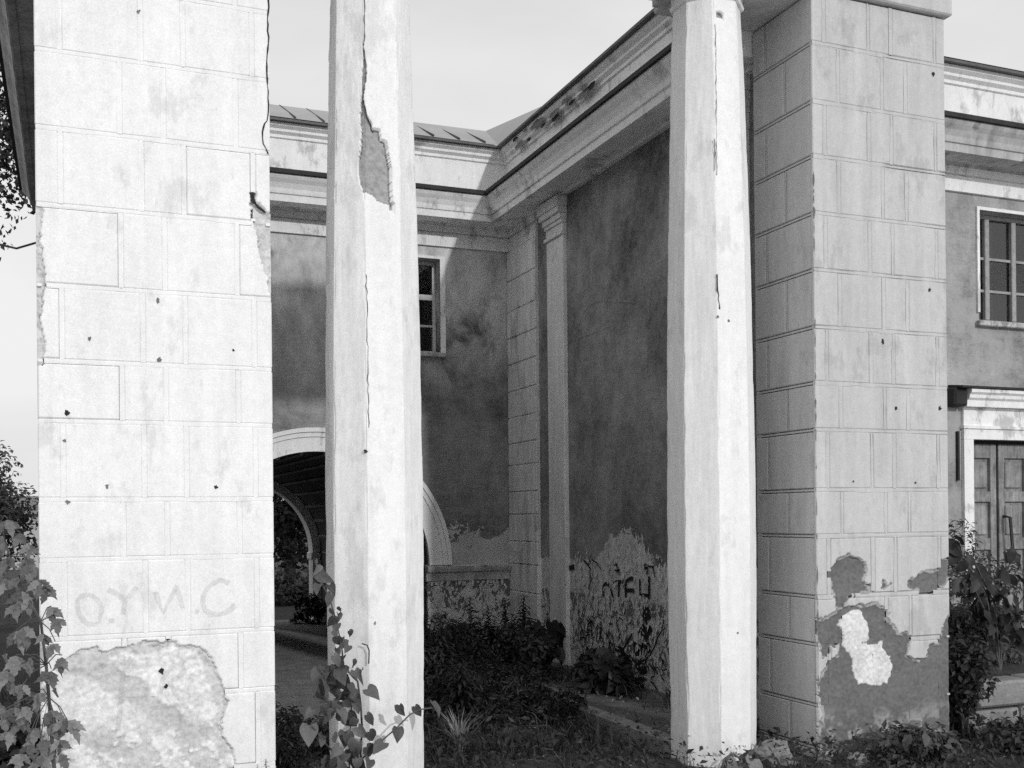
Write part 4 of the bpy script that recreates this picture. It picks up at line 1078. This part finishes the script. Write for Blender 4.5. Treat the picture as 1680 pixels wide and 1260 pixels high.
for i in range(48):      # inner layer of leaves behind the outer ones
    z = random.uniform(.05, .8)**1.1; x = 1.34 + random.uniform(-.09, .10) - .06*z + (random.uniform(-.12, .12) if z < .45 else 0)
    leaf(random.choice(('heart', 'heart_curl')), M['leaf_vine'], vine, (x, 5.80 - random.uniform(0, .05), z+.03), random.uniform(.06, .10), (random.uniform(-.9, .5), random.uniform(-.9, .9), random.uniform(-1.2, 1.0)))

# --- maple sapling by the white pillar
SAP = [(-.261,1.564),(-.278,1.491),(-.211,1.502),(-.172,1.452),(-.268,1.392),(-.184,1.390),(-.156,1.358),(-.219,1.304),(-.280,1.306),(-.134,1.289),(-.202,1.242),(-.100,1.263),(-.231,1.182),(-.174,1.204),(-.083,1.163),(-.055,1.112),(-.198,1.081),(-.232,1.058),(-.119,1.040),(-.068,1.0),(-.039,.936),(-.171,.944),(-.233,.947),(-.267,.888),(-.086,.876),(-.206,.810),(-.138,.780),(-.235,.726),(-.190,.722),(-.280,.705),(-.088,.690),(-.207,.650),(-.157,.608),(-.077,.626),(-.036,.648),(-.134,.557),(-.191,.549),(-.258,.617),(-.089,.540),(-.054,.562),(-.124,.506),(-.214,.514),(-.019,.634)]
sap = thing('maple_sapling', 'leafy sapling with drooping jagged leaves against the left edge of the white pillar', 'sapling', (-.08, 5.45, 0))
ss = [(-.05,0),(-.078,.464),(-.098,.79),(-.108,.94),(-.129,1.14),(-.213,1.317),(-.257,1.441),(-.284,1.552),(-.294,1.601)]
q = MB(); q.tube([(x, 5.46, z) for x, z in ss], [.011,.010,.009,.008,.007,.006,.005,.004,.003], 6)
stem_pts = [Vector((x, 5.46, z)) for x, z in ss]
for x, z in SAP:
    near = min(stem_pts, key=lambda v_: (v_ - Vector((x, 5.46, z+.08))).length)
    q.tube([near, near.lerp(Vector((x, 5.42, z+.05)), .6) + Vector((0, 0, .02)), (x, 5.42, z+.05)], .0025, 4)
build(q, 'stem', M['stem'], sap)
for x, z in SAP:
    yv = 5.42 + random.uniform(-.08, .06); a0 = random.uniform(-.35, .35)
    s0 = random.uniform(.05, .078)
    for da, ds in ((0, 1.15), (-.65, .9), (.65, .9)):
        leaf('lobed', M['leaf_sap'], sap, (x, yv+random.uniform(-.01, .01), z+.045), s0*ds*1.15, (random.uniform(-1.0, .4), a0+da, random.uniform(-.9, .9)))
for i in range(20):
    x, z = random.choice(SAP[22:]); x += random.uniform(-.06, .04); z += random.uniform(-.12, .06)
    leaf('lobed', M['leaf_sap'], sap, (x, 5.5+random.uniform(-.03, .1), z), random.uniform(.06, .10), (random.uniform(-.8, .4), random.uniform(-1, 1), random.uniform(-.9, .9)))

# --- scattered leaf masses
def leaf_cloud(centres, normals, sizes, rng, aspect=.5):
    """folded four-point leaves, two triangles each side of the midrib"""
    n = len(centres)
    nr = normals/np.maximum(np.linalg.norm(normals, axis=1, keepdims=True), 1e-6)
    d = rng.normal(size=(n, 3)); d[:, 2] -= .6
    d -= nr*(d*nr).sum(1, keepdims=True); d /= np.maximum(np.linalg.norm(d, axis=1, keepdims=True), 1e-6)
    s_ = np.cross(nr, d); L_ = sizes[:, None]
    a = centres; b = centres + d*L_; m_ = centres + d*L_*.45
    l_ = m_ + s_*L_*aspect*.5 + nr*L_*.10; r_ = m_ - s_*L_*aspect*.5 + nr*L_*.10
    V = np.stack([a, r_, b, l_], 1).reshape(-1, 3)
    i = np.arange(n)*4
    F = np.concatenate([np.stack([i, i+1, i+2], 1), np.stack([i, i+2, i+3], 1)])
    return V, F
def cloud_points(n, rad, rng, clumps=14, fill=.55):
    """points in clumps inside an ellipsoid"""
    cc = rng.normal(size=(clumps, 3)); cc /= np.linalg.norm(cc, axis=1, keepdims=True); cc *= (rng.random((clumps, 1))**.45)*.82
    rr = .20 + .24*rng.random(clumps)
    k_ = rng.integers(0, clumps, n)
    v = rng.normal(size=(n, 3)); v /= np.linalg.norm(v, axis=1, keepdims=True)
    p_ = cc[k_] + v*rr[k_][:, None]*(fill + (1-fill)*rng.random((n, 1))**.5)
    nn = v*.7 + np.array([0, -.25, .6]) + .5*rng.normal(size=(n, 3))
    return p_*np.array(rad), nn
def shrub(name, label, base, rad, n, size, mat, seed, cat='shrub', group=None, clumps=16, aspect=.5, zoff=None):
    rng = np.random.default_rng(seed); th = thing(name, label, cat, base, group)
    p_, nn = cloud_points(n, rad, rng, clumps)
    p_[:, 2] += rad[2]*.8 if zoff is None else zoff
    p_[:, 2] = np.maximum(p_[:, 2], .01)
    V, F = leaf_cloud(p_, nn, size*(.6+.8*rng.random(n)), rng, aspect)
    me = mesh_np('foliage', V, F); o = link('foliage', me, mat, th); o.location = (0, 0, 0)
    q = MB()
    for i in range(7):
        e = p_[rng.integers(0, n)]*np.array([.8, .8, .9]); q.tube([(e[0]*.15, e[1]*.15, -.02), (e[0]*.55, e[1]*.55, e[2]*.6), tuple(e)], [.008, .006, .003], 5)
    s_ = build(q, 'stem', M['stem'], th); s_.location = (0, 0, 0)
    return th
shrub('shrub', 'large dark bush massed in the corner below the court window wall', (3.55, 10.3, 0), (.85, .80, .36), 10000, .055, M['leaf_dark'], 1, group='bushes in the court', aspect=.35)
shrub('shrub', 'dark bush in front of the thin pilaster in the court', (4.05, 9.6, 0), (.42, .6, .33), 5500, .055, M['leaf_dark'], 2, group='bushes in the court')
shrub('shrub', 'dark low bush beside the jamb of the passage arch', (3.0, 9.3, 0), (.65, .75, .30), 7500, .055, M['leaf_dark'], 3, group='bushes in the court', aspect=.3)
shrub('shrub', 'dark spreading weeds in the middle of the shady court', (3.1, 8.2, 0), (.8, .8, .22), 6500, .05, M['leaf_dark'], 4, group='bushes in the court', aspect=.3)
shrub('shrub', 'dark leafy bush at the foot of the flaking side wall', (4.28, 8.35, .1), (.26, .34, .24), 900, .10, M['leaf_dark'], 5, group='bushes in the court', aspect=.55)
shrub('shrub', 'dense bush hiding the right edge of the grey pillar', (5.86, 5.95, 0), (.20, .28, .42), 2400, .055, M['leaf_dark'], 6, group='bushes by the grey pillar', aspect=.5)
shrub('shrub', 'low leafy weeds growing against the scarred foot of the grey pillar', (5.12, 5.55, 0), (.40, .20, .16), 1600, .055, M['leaf_weed'], 7, group='bushes by the grey pillar', aspect=.5)
shrub('shrub', 'dark low growth along the foot of the concrete block wall', (5.95, 5.5, 0), (.42, .25, .13), 1800, .05, M['leaf_dark'], 8, group='bushes by the grey pillar')
shrub('shrub', 'weeds covering the terrace below the panelled door', (7.0, 7.0, .36), (.95, .6, .28), 6000, .06, M['leaf_mid'], 9, group='bushes by the grey pillar', aspect=.4)
shrub('shrub', 'tangle of twiggy weeds against the white door jamb', (7.25, 7.35, .4), (.62, .35, .62), 4200, .055, M['leaf_mid'], 10, group='bushes by the grey pillar', aspect=.28)
shrub('shrub', 'feathery low weeds between the white pillar and the vine column', (1.15, 7.1, 0), (.30, .45, .26), 1500, .06, M['leaf_weed'], 12, aspect=.25)
shrub('shrub', 'low creeping weeds on the dusty path behind the vine', (1.55, 7.3, 0), (.28, .4, .14), 900, .05, M['leaf_weed'], 13, aspect=.4)
shrub('shrub', 'dark undergrowth behind the sapling beside the white pillar', (-.55, 6.6, 0), (.5, .5, .34), 3400, .07, M['leaf_dark'], 14)

# --- broad leaved plants: single leaves are objects
def broad_plant(label, base, n, size, spread, mat, seed, height=.2, kind='oval'):
    rs = random.Random(seed); th = thing('broadleaf_plant', label, 'plant', base)
    q = MB()
    for i in range(n):
        a = rs.uniform(0, 2*math.pi); r = spread*rs.uniform(.25, 1); h = height*rs.uniform(.4, 1)
        tip = (base[0]+r*math.cos(a), base[1]+r*math.sin(a), base[2]+h)
        q.tube([base, ((base[0]+tip[0])/2, (base[1]+tip[1])/2, base[2]+h*.8), tip], .004, 4)
        o = leaf(kind, mat, th, tip, size*rs.uniform(.7, 1.2), (rs.uniform(-1.1, -.3), rs.uniform(-.4, .4), a+math.pi/2+rs.uniform(-.5, .5)))
    build(q, 'stem', M['stem'], th)
broad_plant('broad leaved plant at the foot of the column beside the grey pillar', (3.80, 5.60, 0), 14, .12, .17, M['leaf_sap'], 21, .15, 'heart')
broad_plant('broad leaved dock plant under the painted letters on the side wall', (4.25, 8.45, .1), 16, .22, .22, M['leaf_mid'], 22, .42)
broad_plant('small leafy weed below the white patch of the grey pillar', (5.0, 5.5, 0), 18, .085, .16, M['leaf_weed'], 23, .26)
broad_plant('dark leaved dock plant at the base of the pilaster', (4.3, 9.7, .1), 14, .16, .2, M['leaf_dark'], 24, .48, 'heart')

# --- dark sapling in front of the door
ds_ = thing('dark_sapling', 'thin sapling with dark pointed leaves in front of the panelled door', 'sapling', (6.7, 6.45, .36))
q = MB()
for tipx, tipz, tipy in ((6.25, 1.45, 6.5), (6.85, 1.40, 6.45), (6.55, 1.30, 6.6), (7.1, 1.15, 6.4), (6.35, 1.1, 6.4)):
    pts = [Vector((6.7, 6.45, .36)), Vector((6.7+(tipx-6.7)*.3, 6.45, .36+(tipz-.36)*.55)), Vector((tipx, tipy, tipz))]
    q.tube(pts, [.008, .006, .003], 5)
    for i in range(15):
        t = random.uniform(.25, 1.0); pp = pts[0].lerp(pts[1], t*2) if t < .5 else pts[1].lerp(pts[2], t*2-1)
        leaf('oval', M['leaf_dark'], ds_, pp + Vector((random.uniform(-.06, .06), random.uniform(-.08, .05), random.uniform(-.02, .04))), random.uniform(.10, .17), (random.uniform(-.9, .2), random.uniform(-.9, .9), random.uniform(-.9, .9)))
build(q, 'stem', M['stem'], ds_)

# --- spiky tall weeds
def spiky(label, base, h, seed, n=70, size=.13, mat=None, group='tall spiky weeds in the court'):
    rs = random.Random(seed); th = thing('tall_weed', label, 'weed', base, group)
    lean = (rs.uniform(-.06, .06), rs.uniform(-.05, .05))
    q = MB(); q.tube([(0, 0, 0), (lean[0]*h*.5, lean[1]*h*.5, h*.5), (lean[0]*h, lean[1]*h, h)], [.006, .005, .002], 5); o = build(q, 'stem', M['stem'], th); o.location = (0, 0, 0)
    q = MB()
    for i in range(n):
        t = .22 + .78*i/n; z = h*t; a = i*2.4 + rs.uniform(-.3, .3); L_ = size*(1.15-.75*max(0, t-.6)/.4)*rs.uniform(.7, 1.1); wd_ = L_*.10
        c, s_ = math.cos(a), math.sin(a); bx, by = lean[0]*z, lean[1]*z
        pr = [(0, 0, 1), (.4, .16, 1.2), (.75, .10, .9), (1, -.12, .1)]
        V = []
        for r_, dz, wk in pr:
            cx_, cy_, cz_ = bx+c*L_*r_, by+s_*L_*r_, z+L_*dz
            V += [(cx_-s_*wd_*wk, cy_+c*wd_*wk, cz_), (cx_+s_*wd_*wk, cy_-c*wd_*wk, cz_)]
        q.add(V, [(0, 1, 3, 2), (2, 3, 5, 4), (4, 5, 7, 6)])
    o = build(q, 'foliage', mat or M['leaf_mid'], th); o.location = (0, 0, 0)
    return th
for i, (x, y, h, lb) in enumerate((
        (3.02, 9.5, .62, 'spiky weed nearest the vine column, tall and narrow against the flaking dado'),
        (3.24, 9.8, .55, 'spiky weed just right of the one by the vine column'),
        (3.42, 9.7, .42, 'shorter spiky weed third from the vine column'),
        (3.70, 10.5, .66, 'bushy spiky weed standing highest over the dark court bush'),
        (3.85, 10.5, .60, 'spiky weed leaning beside the highest bushy one'),
        (4.20, 10.9, .62, 'slim spiky weed in front of the rusticated corner pilaster, left of a pair'),
        (4.36, 10.9, .64, 'slim spiky weed in front of the rusticated corner pilaster, right of a pair'),
        (2.75, 8.2, .40, 'small spiky weed in the shade of the court near the path'))):
    spiky(lb, (x, y-.35, 0), h*1.22, 40+i, n=110, size=.15, mat=M['leaf_dark'])
spiky('small ferny weed standing before the peeled foot of the white pillar', (.62, 5.72, 0), .33, 61, n=60, size=.07, mat=M['leaf_dark'], group=None)
spiky('drooping weed hugging the right edge of the white pillar near the path', (1.12, 6.9, 0), .62, 62, n=60, size=.12, group=None)
spiky('thin ferny weed sprouting from the sill of the white pillar corner', (.93, 5.72, 0), .36, 63, n=60, size=.05, group=None)

# --- grass and litter (uncountable)
def blades(n, region, rng, h0, h1, keep=None):
    x = rng.uniform(region[0], region[1], n); y = rng.uniform(region[2], region[3], n)
    if keep is not None:
        k_ = keep(x, y); x, y = x[k_], y[k_]
    n = len(x); h = rng.uniform(h0, h1, n)*(.5+fnoise(x*2, y*2)); a = rng.uniform(0, 2*np.pi, n); ln = rng.uniform(.3, 1.5, n)*h
    dx, dy = np.cos(a), np.sin(a); w_ = .004+.003*rng.random(n)
    b = np.stack([x, y, np.zeros(n)], 1); sd = np.stack([-dy, dx, np.zeros(n)], 1)*w_[:, None]
    m_ = b + np.stack([dx*ln*.3, dy*ln*.3, h*.6], 1); t = b + np.stack([dx*ln, dy*ln, h], 1)
    V = np.stack([b-sd, b+sd, m_+sd*.8, m_-sd*.8, t], 1).reshape(-1, 3); i = np.arange(n)*5
    return V, np.concatenate([np.stack([i, i+1, i+2], 1), np.stack([i, i+2, i+3], 1), np.stack([i+3, i+2, i+4], 1)])
rng = np.random.default_rng(5)
V, F = blades(9000, (-2, 9, 4.6, 11.2), rng, .03, .13, lambda x, y: ~((x > 1.0) & (x < 1.9+.12*(y-6)) & (y > 7.2)) & ~((x > 3.7) & (x < 5.66) & (y > 6.5)) & ~((x > -.15) & (x < 1.0) & (y > 5.84)) & ~((x > 5.6) & (y > 6.0)) & ~((x > 4.5) & (x < 5.63) & (y > 5.84)) & (fnoise(x*1.6+3, y*1.6) > .40))
V2, F2 = blades(6000, (1.9, 4.6, 6.6, 11.2), np.random.default_rng(6), .05, .20, lambda x, y: (x > 2.0+.16*(y-6)) & (fnoise(x*2.2, y*2.2) > .38) & ((x < 3.5) | ((x > 4.1) & (fnoise(x*4+8, y*4) > .58))))
V2[:, 2] += np.where(V2[:, 0] > 3.72, .09, 0)
F = np.concatenate([F, F2 + len(V)]); V = np.concatenate([V, V2])
tag(link('grass', mesh_np('grass', V, F), M['grass']), 'short rough grass growing over the shady ground', 'grass', kind='stuff')
n = 24000
x = rng.uniform(.9, 8.0, n); y = rng.uniform(4.8, 10.6, n)
k_ = ~((x > 1.0) & (x < 2.0+.14*(y-6)) & (y > 7.4)) & ~((x > 3.70) & (y > 6.5)) & ~((x > 4.5) & (x < 5.63) & (y > 5.84)) & ~((x < 1.01) & (y > 5.84)) & ~((x > 5.6) & (y > 6.0)) & (fnoise(x*1.9, y*1.9+7) > .36)
x, y = x[k_], y[k_]; n = len(x)
zc = (.02 + .16*rng.random(n)**1.5)*(.3 + 1.2*fnoise(x*3+5, y*3))
V, F = leaf_cloud(np.stack([x, y, zc], 1), np.array([0, -.35, 1])+.6*rng.normal(size=(n, 3)), .025+.055*rng.random(n)**2, rng, .45)
tag(link('ground_cover', mesh_np('ground_cover', V, F), M['leaf_cover']), 'dark creeping leaves and weeds matting the court floor', 'ground cover', kind='stuff')
q = MB()
for i in range(170):
    bx, by = random.uniform(1.9, 4.6), random.uniform(6.3, 10.2)
    if bx < 2.0+.14*(by-6): continue
    a = random.uniform(0, 2*math.pi); l_ = random.uniform(.05, .24); up_ = random.choice((.02, .05, .3, .7))*l_; z0 = .11 if bx > 3.64 else .01
    q.tube([(bx, by, z0), (bx+l_*.5*math.cos(a), by+l_*.5*math.sin(a), z0+up_*.6+.02), (bx+l_*math.cos(a+.3), by+l_*math.sin(a+.3), z0+up_)], [.004, .003, .0015], 4)
tag(build(q, 'dead_twigs', M['bark']), 'dry broken twigs strewn over the court floor', 'twigs', kind='stuff')
# bright tuft in the foreground
for i, (x, y, lb) in enumerate(((2.43, 7.0, 'sunlit tuft of long dry grass right of the vine column'), (2.05, 6.9, 'smaller sunlit grass tuft close to the vine column'))):
    r2 = np.random.default_rng(70+i); n = 70
    a = r2.uniform(0, 2*np.pi, n); rr = .05*r2.random(n); h = r2.uniform(.12, .34, n)*(1 if i == 0 else .75); ln = h*r2.uniform(.2, .8, n)
    b = np.stack([rr*np.cos(a), rr*np.sin(a), np.zeros(n)], 1); dv = np.stack([np.cos(a), np.sin(a), np.zeros(n)], 1); sd = np.stack([-np.sin(a), np.cos(a), np.zeros(n)], 1)*.004
    m_ = b+dv*ln[:, None]*.35+np.array([0, 0, 1])*h[:, None]*.65; t = b+dv*ln[:, None]+np.array([0, 0, 1])*h[:, None]*.9
    V = np.stack([b-sd, b+sd, m_+sd, m_-sd, t], 1).reshape(-1, 3); j = np.arange(n)*5
    o = link('grass_tuft', mesh_np('grass_tuft', V, np.concatenate([np.stack([j, j+1, j+2], 1), np.stack([j, j+2, j+3], 1), np.stack([j+3, j+2, j+4], 1)])), M['litter'])
    o.location = (x, y, 0); tag(o, lb, 'grass tuft', 'grass tufts between the columns')
n = 2600
x = rng.uniform(1.2, 7, n); y = rng.uniform(4.9, 9.8, n); k_ = ~((x > 4.5) & (y > 5.84)) & ~((x > -.15) & (x < 1.0) & (y > 5.84)); x, y = x[k_], y[k_]; n = len(x)
zz = np.where((x > 3.64) & (y > 6.3), .13, .012)
V, F = leaf_cloud(np.stack([x, y, zz], 1), np.array([0, -.1, 1])+.35*rng.normal(size=(n, 3)), .012+.035*rng.random(n)**2, rng, .6)
tag(link('leaf_litter', mesh_np('leaf_litter', V, F), M['litter']), 'dry leaves and plaster crumbs littering the ground', 'litter', kind='stuff')

# --- trees
def tree(label, base, h, crown_r, n, size, seed, mat, crown_z=None, clumps=26, limbs=9, trunk_r=.12, cat='tree', group=None, trunk_lean=(0, 0)):
    rng = np.random.default_rng(seed); th = thing('tree', label, cat, base, group)
    cz = h*.62 if crown_z is None else crown_z
    q = MB(); top = (trunk_lean[0], trunk_lean[1], cz+crown_r[2]*.5)
    q.tube([(0, 0, -.1), (top[0]*.4, top[1]*.4, top[2]*.45), top], [trunk_r, trunk_r*.75, trunk_r*.25], 8)
    p_, nn = cloud_points(n, crown_r, rng, clumps, .35)
    p_ += np.array([trunk_lean[0], trunk_lean[1], cz]); p_[:, 2] = np.maximum(p_[:, 2], .05)
    for i in range(limbs):
        e = p_[rng.integers(0, n)]; s0 = np.array([top[0]*.5, top[1]*.5, top[2]*(.35+.5*rng.random())])
        q.tube([tuple(s0), tuple(s0*.45+e*.55+np.array([0, 0, .15])), tuple(e)], [trunk_r*.45, trunk_r*.25, trunk_r*.08], 6)
    o = build(q, 'trunk', M['bark'], th); o.location = (0, 0, 0)
    V, F = leaf_cloud(p_, nn, size*(.6+.8*rng.random(n)), rng, .55)
    o = link('crown', mesh_np('crown', V, F), mat, th); o.location = (0, 0, 0)
    return th
tree('dark leaved tree overhanging from the left above the eave', (-1.5, 15.5, 0), 8, (1.45, 1.3, 2.5), 9000, .085, 101, M['leaf_dark'], crown_z=6.3, trunk_r=.13, group='trees beyond the pillar')
tree('feathery tree rising left of the white pillar behind the sapling', (-1.6, 25, 0), 4.0, (1.5, 1.2, 1.7), 6500, .10, 102, M['leaf_pale'], crown_z=1.9, trunk_r=.08, group='trees beyond the pillar')
tree('darker tree cut by the left border of the picture', (-2.6, 23, 0), 4.0, (1.3, 1.2, 1.6), 5000, .10, 103, M['leaf_tree'], crown_z=1.7, trunk_r=.08, group='trees beyond the pillar')
tree('leafy tree seen through the arched passage, nearest its jamb', (4.6, 22.0, 0), 5, (2.2, 1.2, 2.2), 9000, .13, 104, M['leaf_tree'], crown_z=2.6, trunk_r=.12, group='trees behind the passage')
tree('dark tree seen through the arched passage beside the white pillar', (3.2, 24.5, 0), 6, (2.4, 1.2, 2.8), 9000, .14, 105, M['leaf_dark'], crown_z=2.8, trunk_r=.12, group='trees behind the passage')
tree('broad tree filling the far end of the arched passage', (5.2, 28.0, 0), 8, (4.0, 1.5, 4.0), 10000, .18, 106, M['leaf_tree'], crown_z=3.8, trunk_r=.16, group='trees behind the passage')
shrub('shrub', 'low bushes on the ground behind the arched passage', (4.0, 20.5, 0), (1.3, .7, .45), 3600, .09, M['leaf_mid'], 15)
shrub('shrub', 'weed clump at the foot of the far jamb of the passage', (3.35, 16.6, 0), (.35, .4, .25), 900, .07, M['leaf_dark'], 16)

# --- thin cable from the left wing, far house and fence
q = MB(); q.tube([(-.9, 14.0, 5.0), (-.75, 13.4, 4.7), (-.5, 12.7, 4.5), (-.2, 12.0, 4.45)], .012, 5)
tag(build(q, 'cable', M['iron']), 'dark sagging cable beside the white pillar against the sky', 'cable')
hs = thing('far_house', 'pale low house far off beyond the sapling at the left', 'house', (-3.0, 40, 0))
q = MB(); q.box(-6.2, -1.0, 40, 44, 0, 1.9); build(q, 'wall', M['house'], hs)
q = MB(); q.poly([(-6.4, 39.7, 1.85), (-.8, 39.7, 1.85), (-.8, 42, 2.5), (-6.4, 42, 2.5)]); q.poly([(-6.4, 44.3, 1.85), (-.8, 44.3, 1.85), (-.8, 42, 2.5), (-6.4, 42, 2.5)]); build(q, 'roof', M['hroof'], hs)
fn = thing('board_fence', 'grey board fence low beyond the sapling at the left', 'fence', (-2.0, 18, 0))
for i in range(16):
    q = MB(); q.cbox(-2.8+.13*i, -2.8+.13*i+.122, 18, 18.03, .05, .60, .006); build(q, 'board', M['fence'], fn)
q = MB(); q.box(-2.85, -.7, 18.032, 18.07, .45, .52); q.box(-2.85, -.7, 18.032, 18.07, .15, .22); build(q, 'rail', M['fence'], fn)
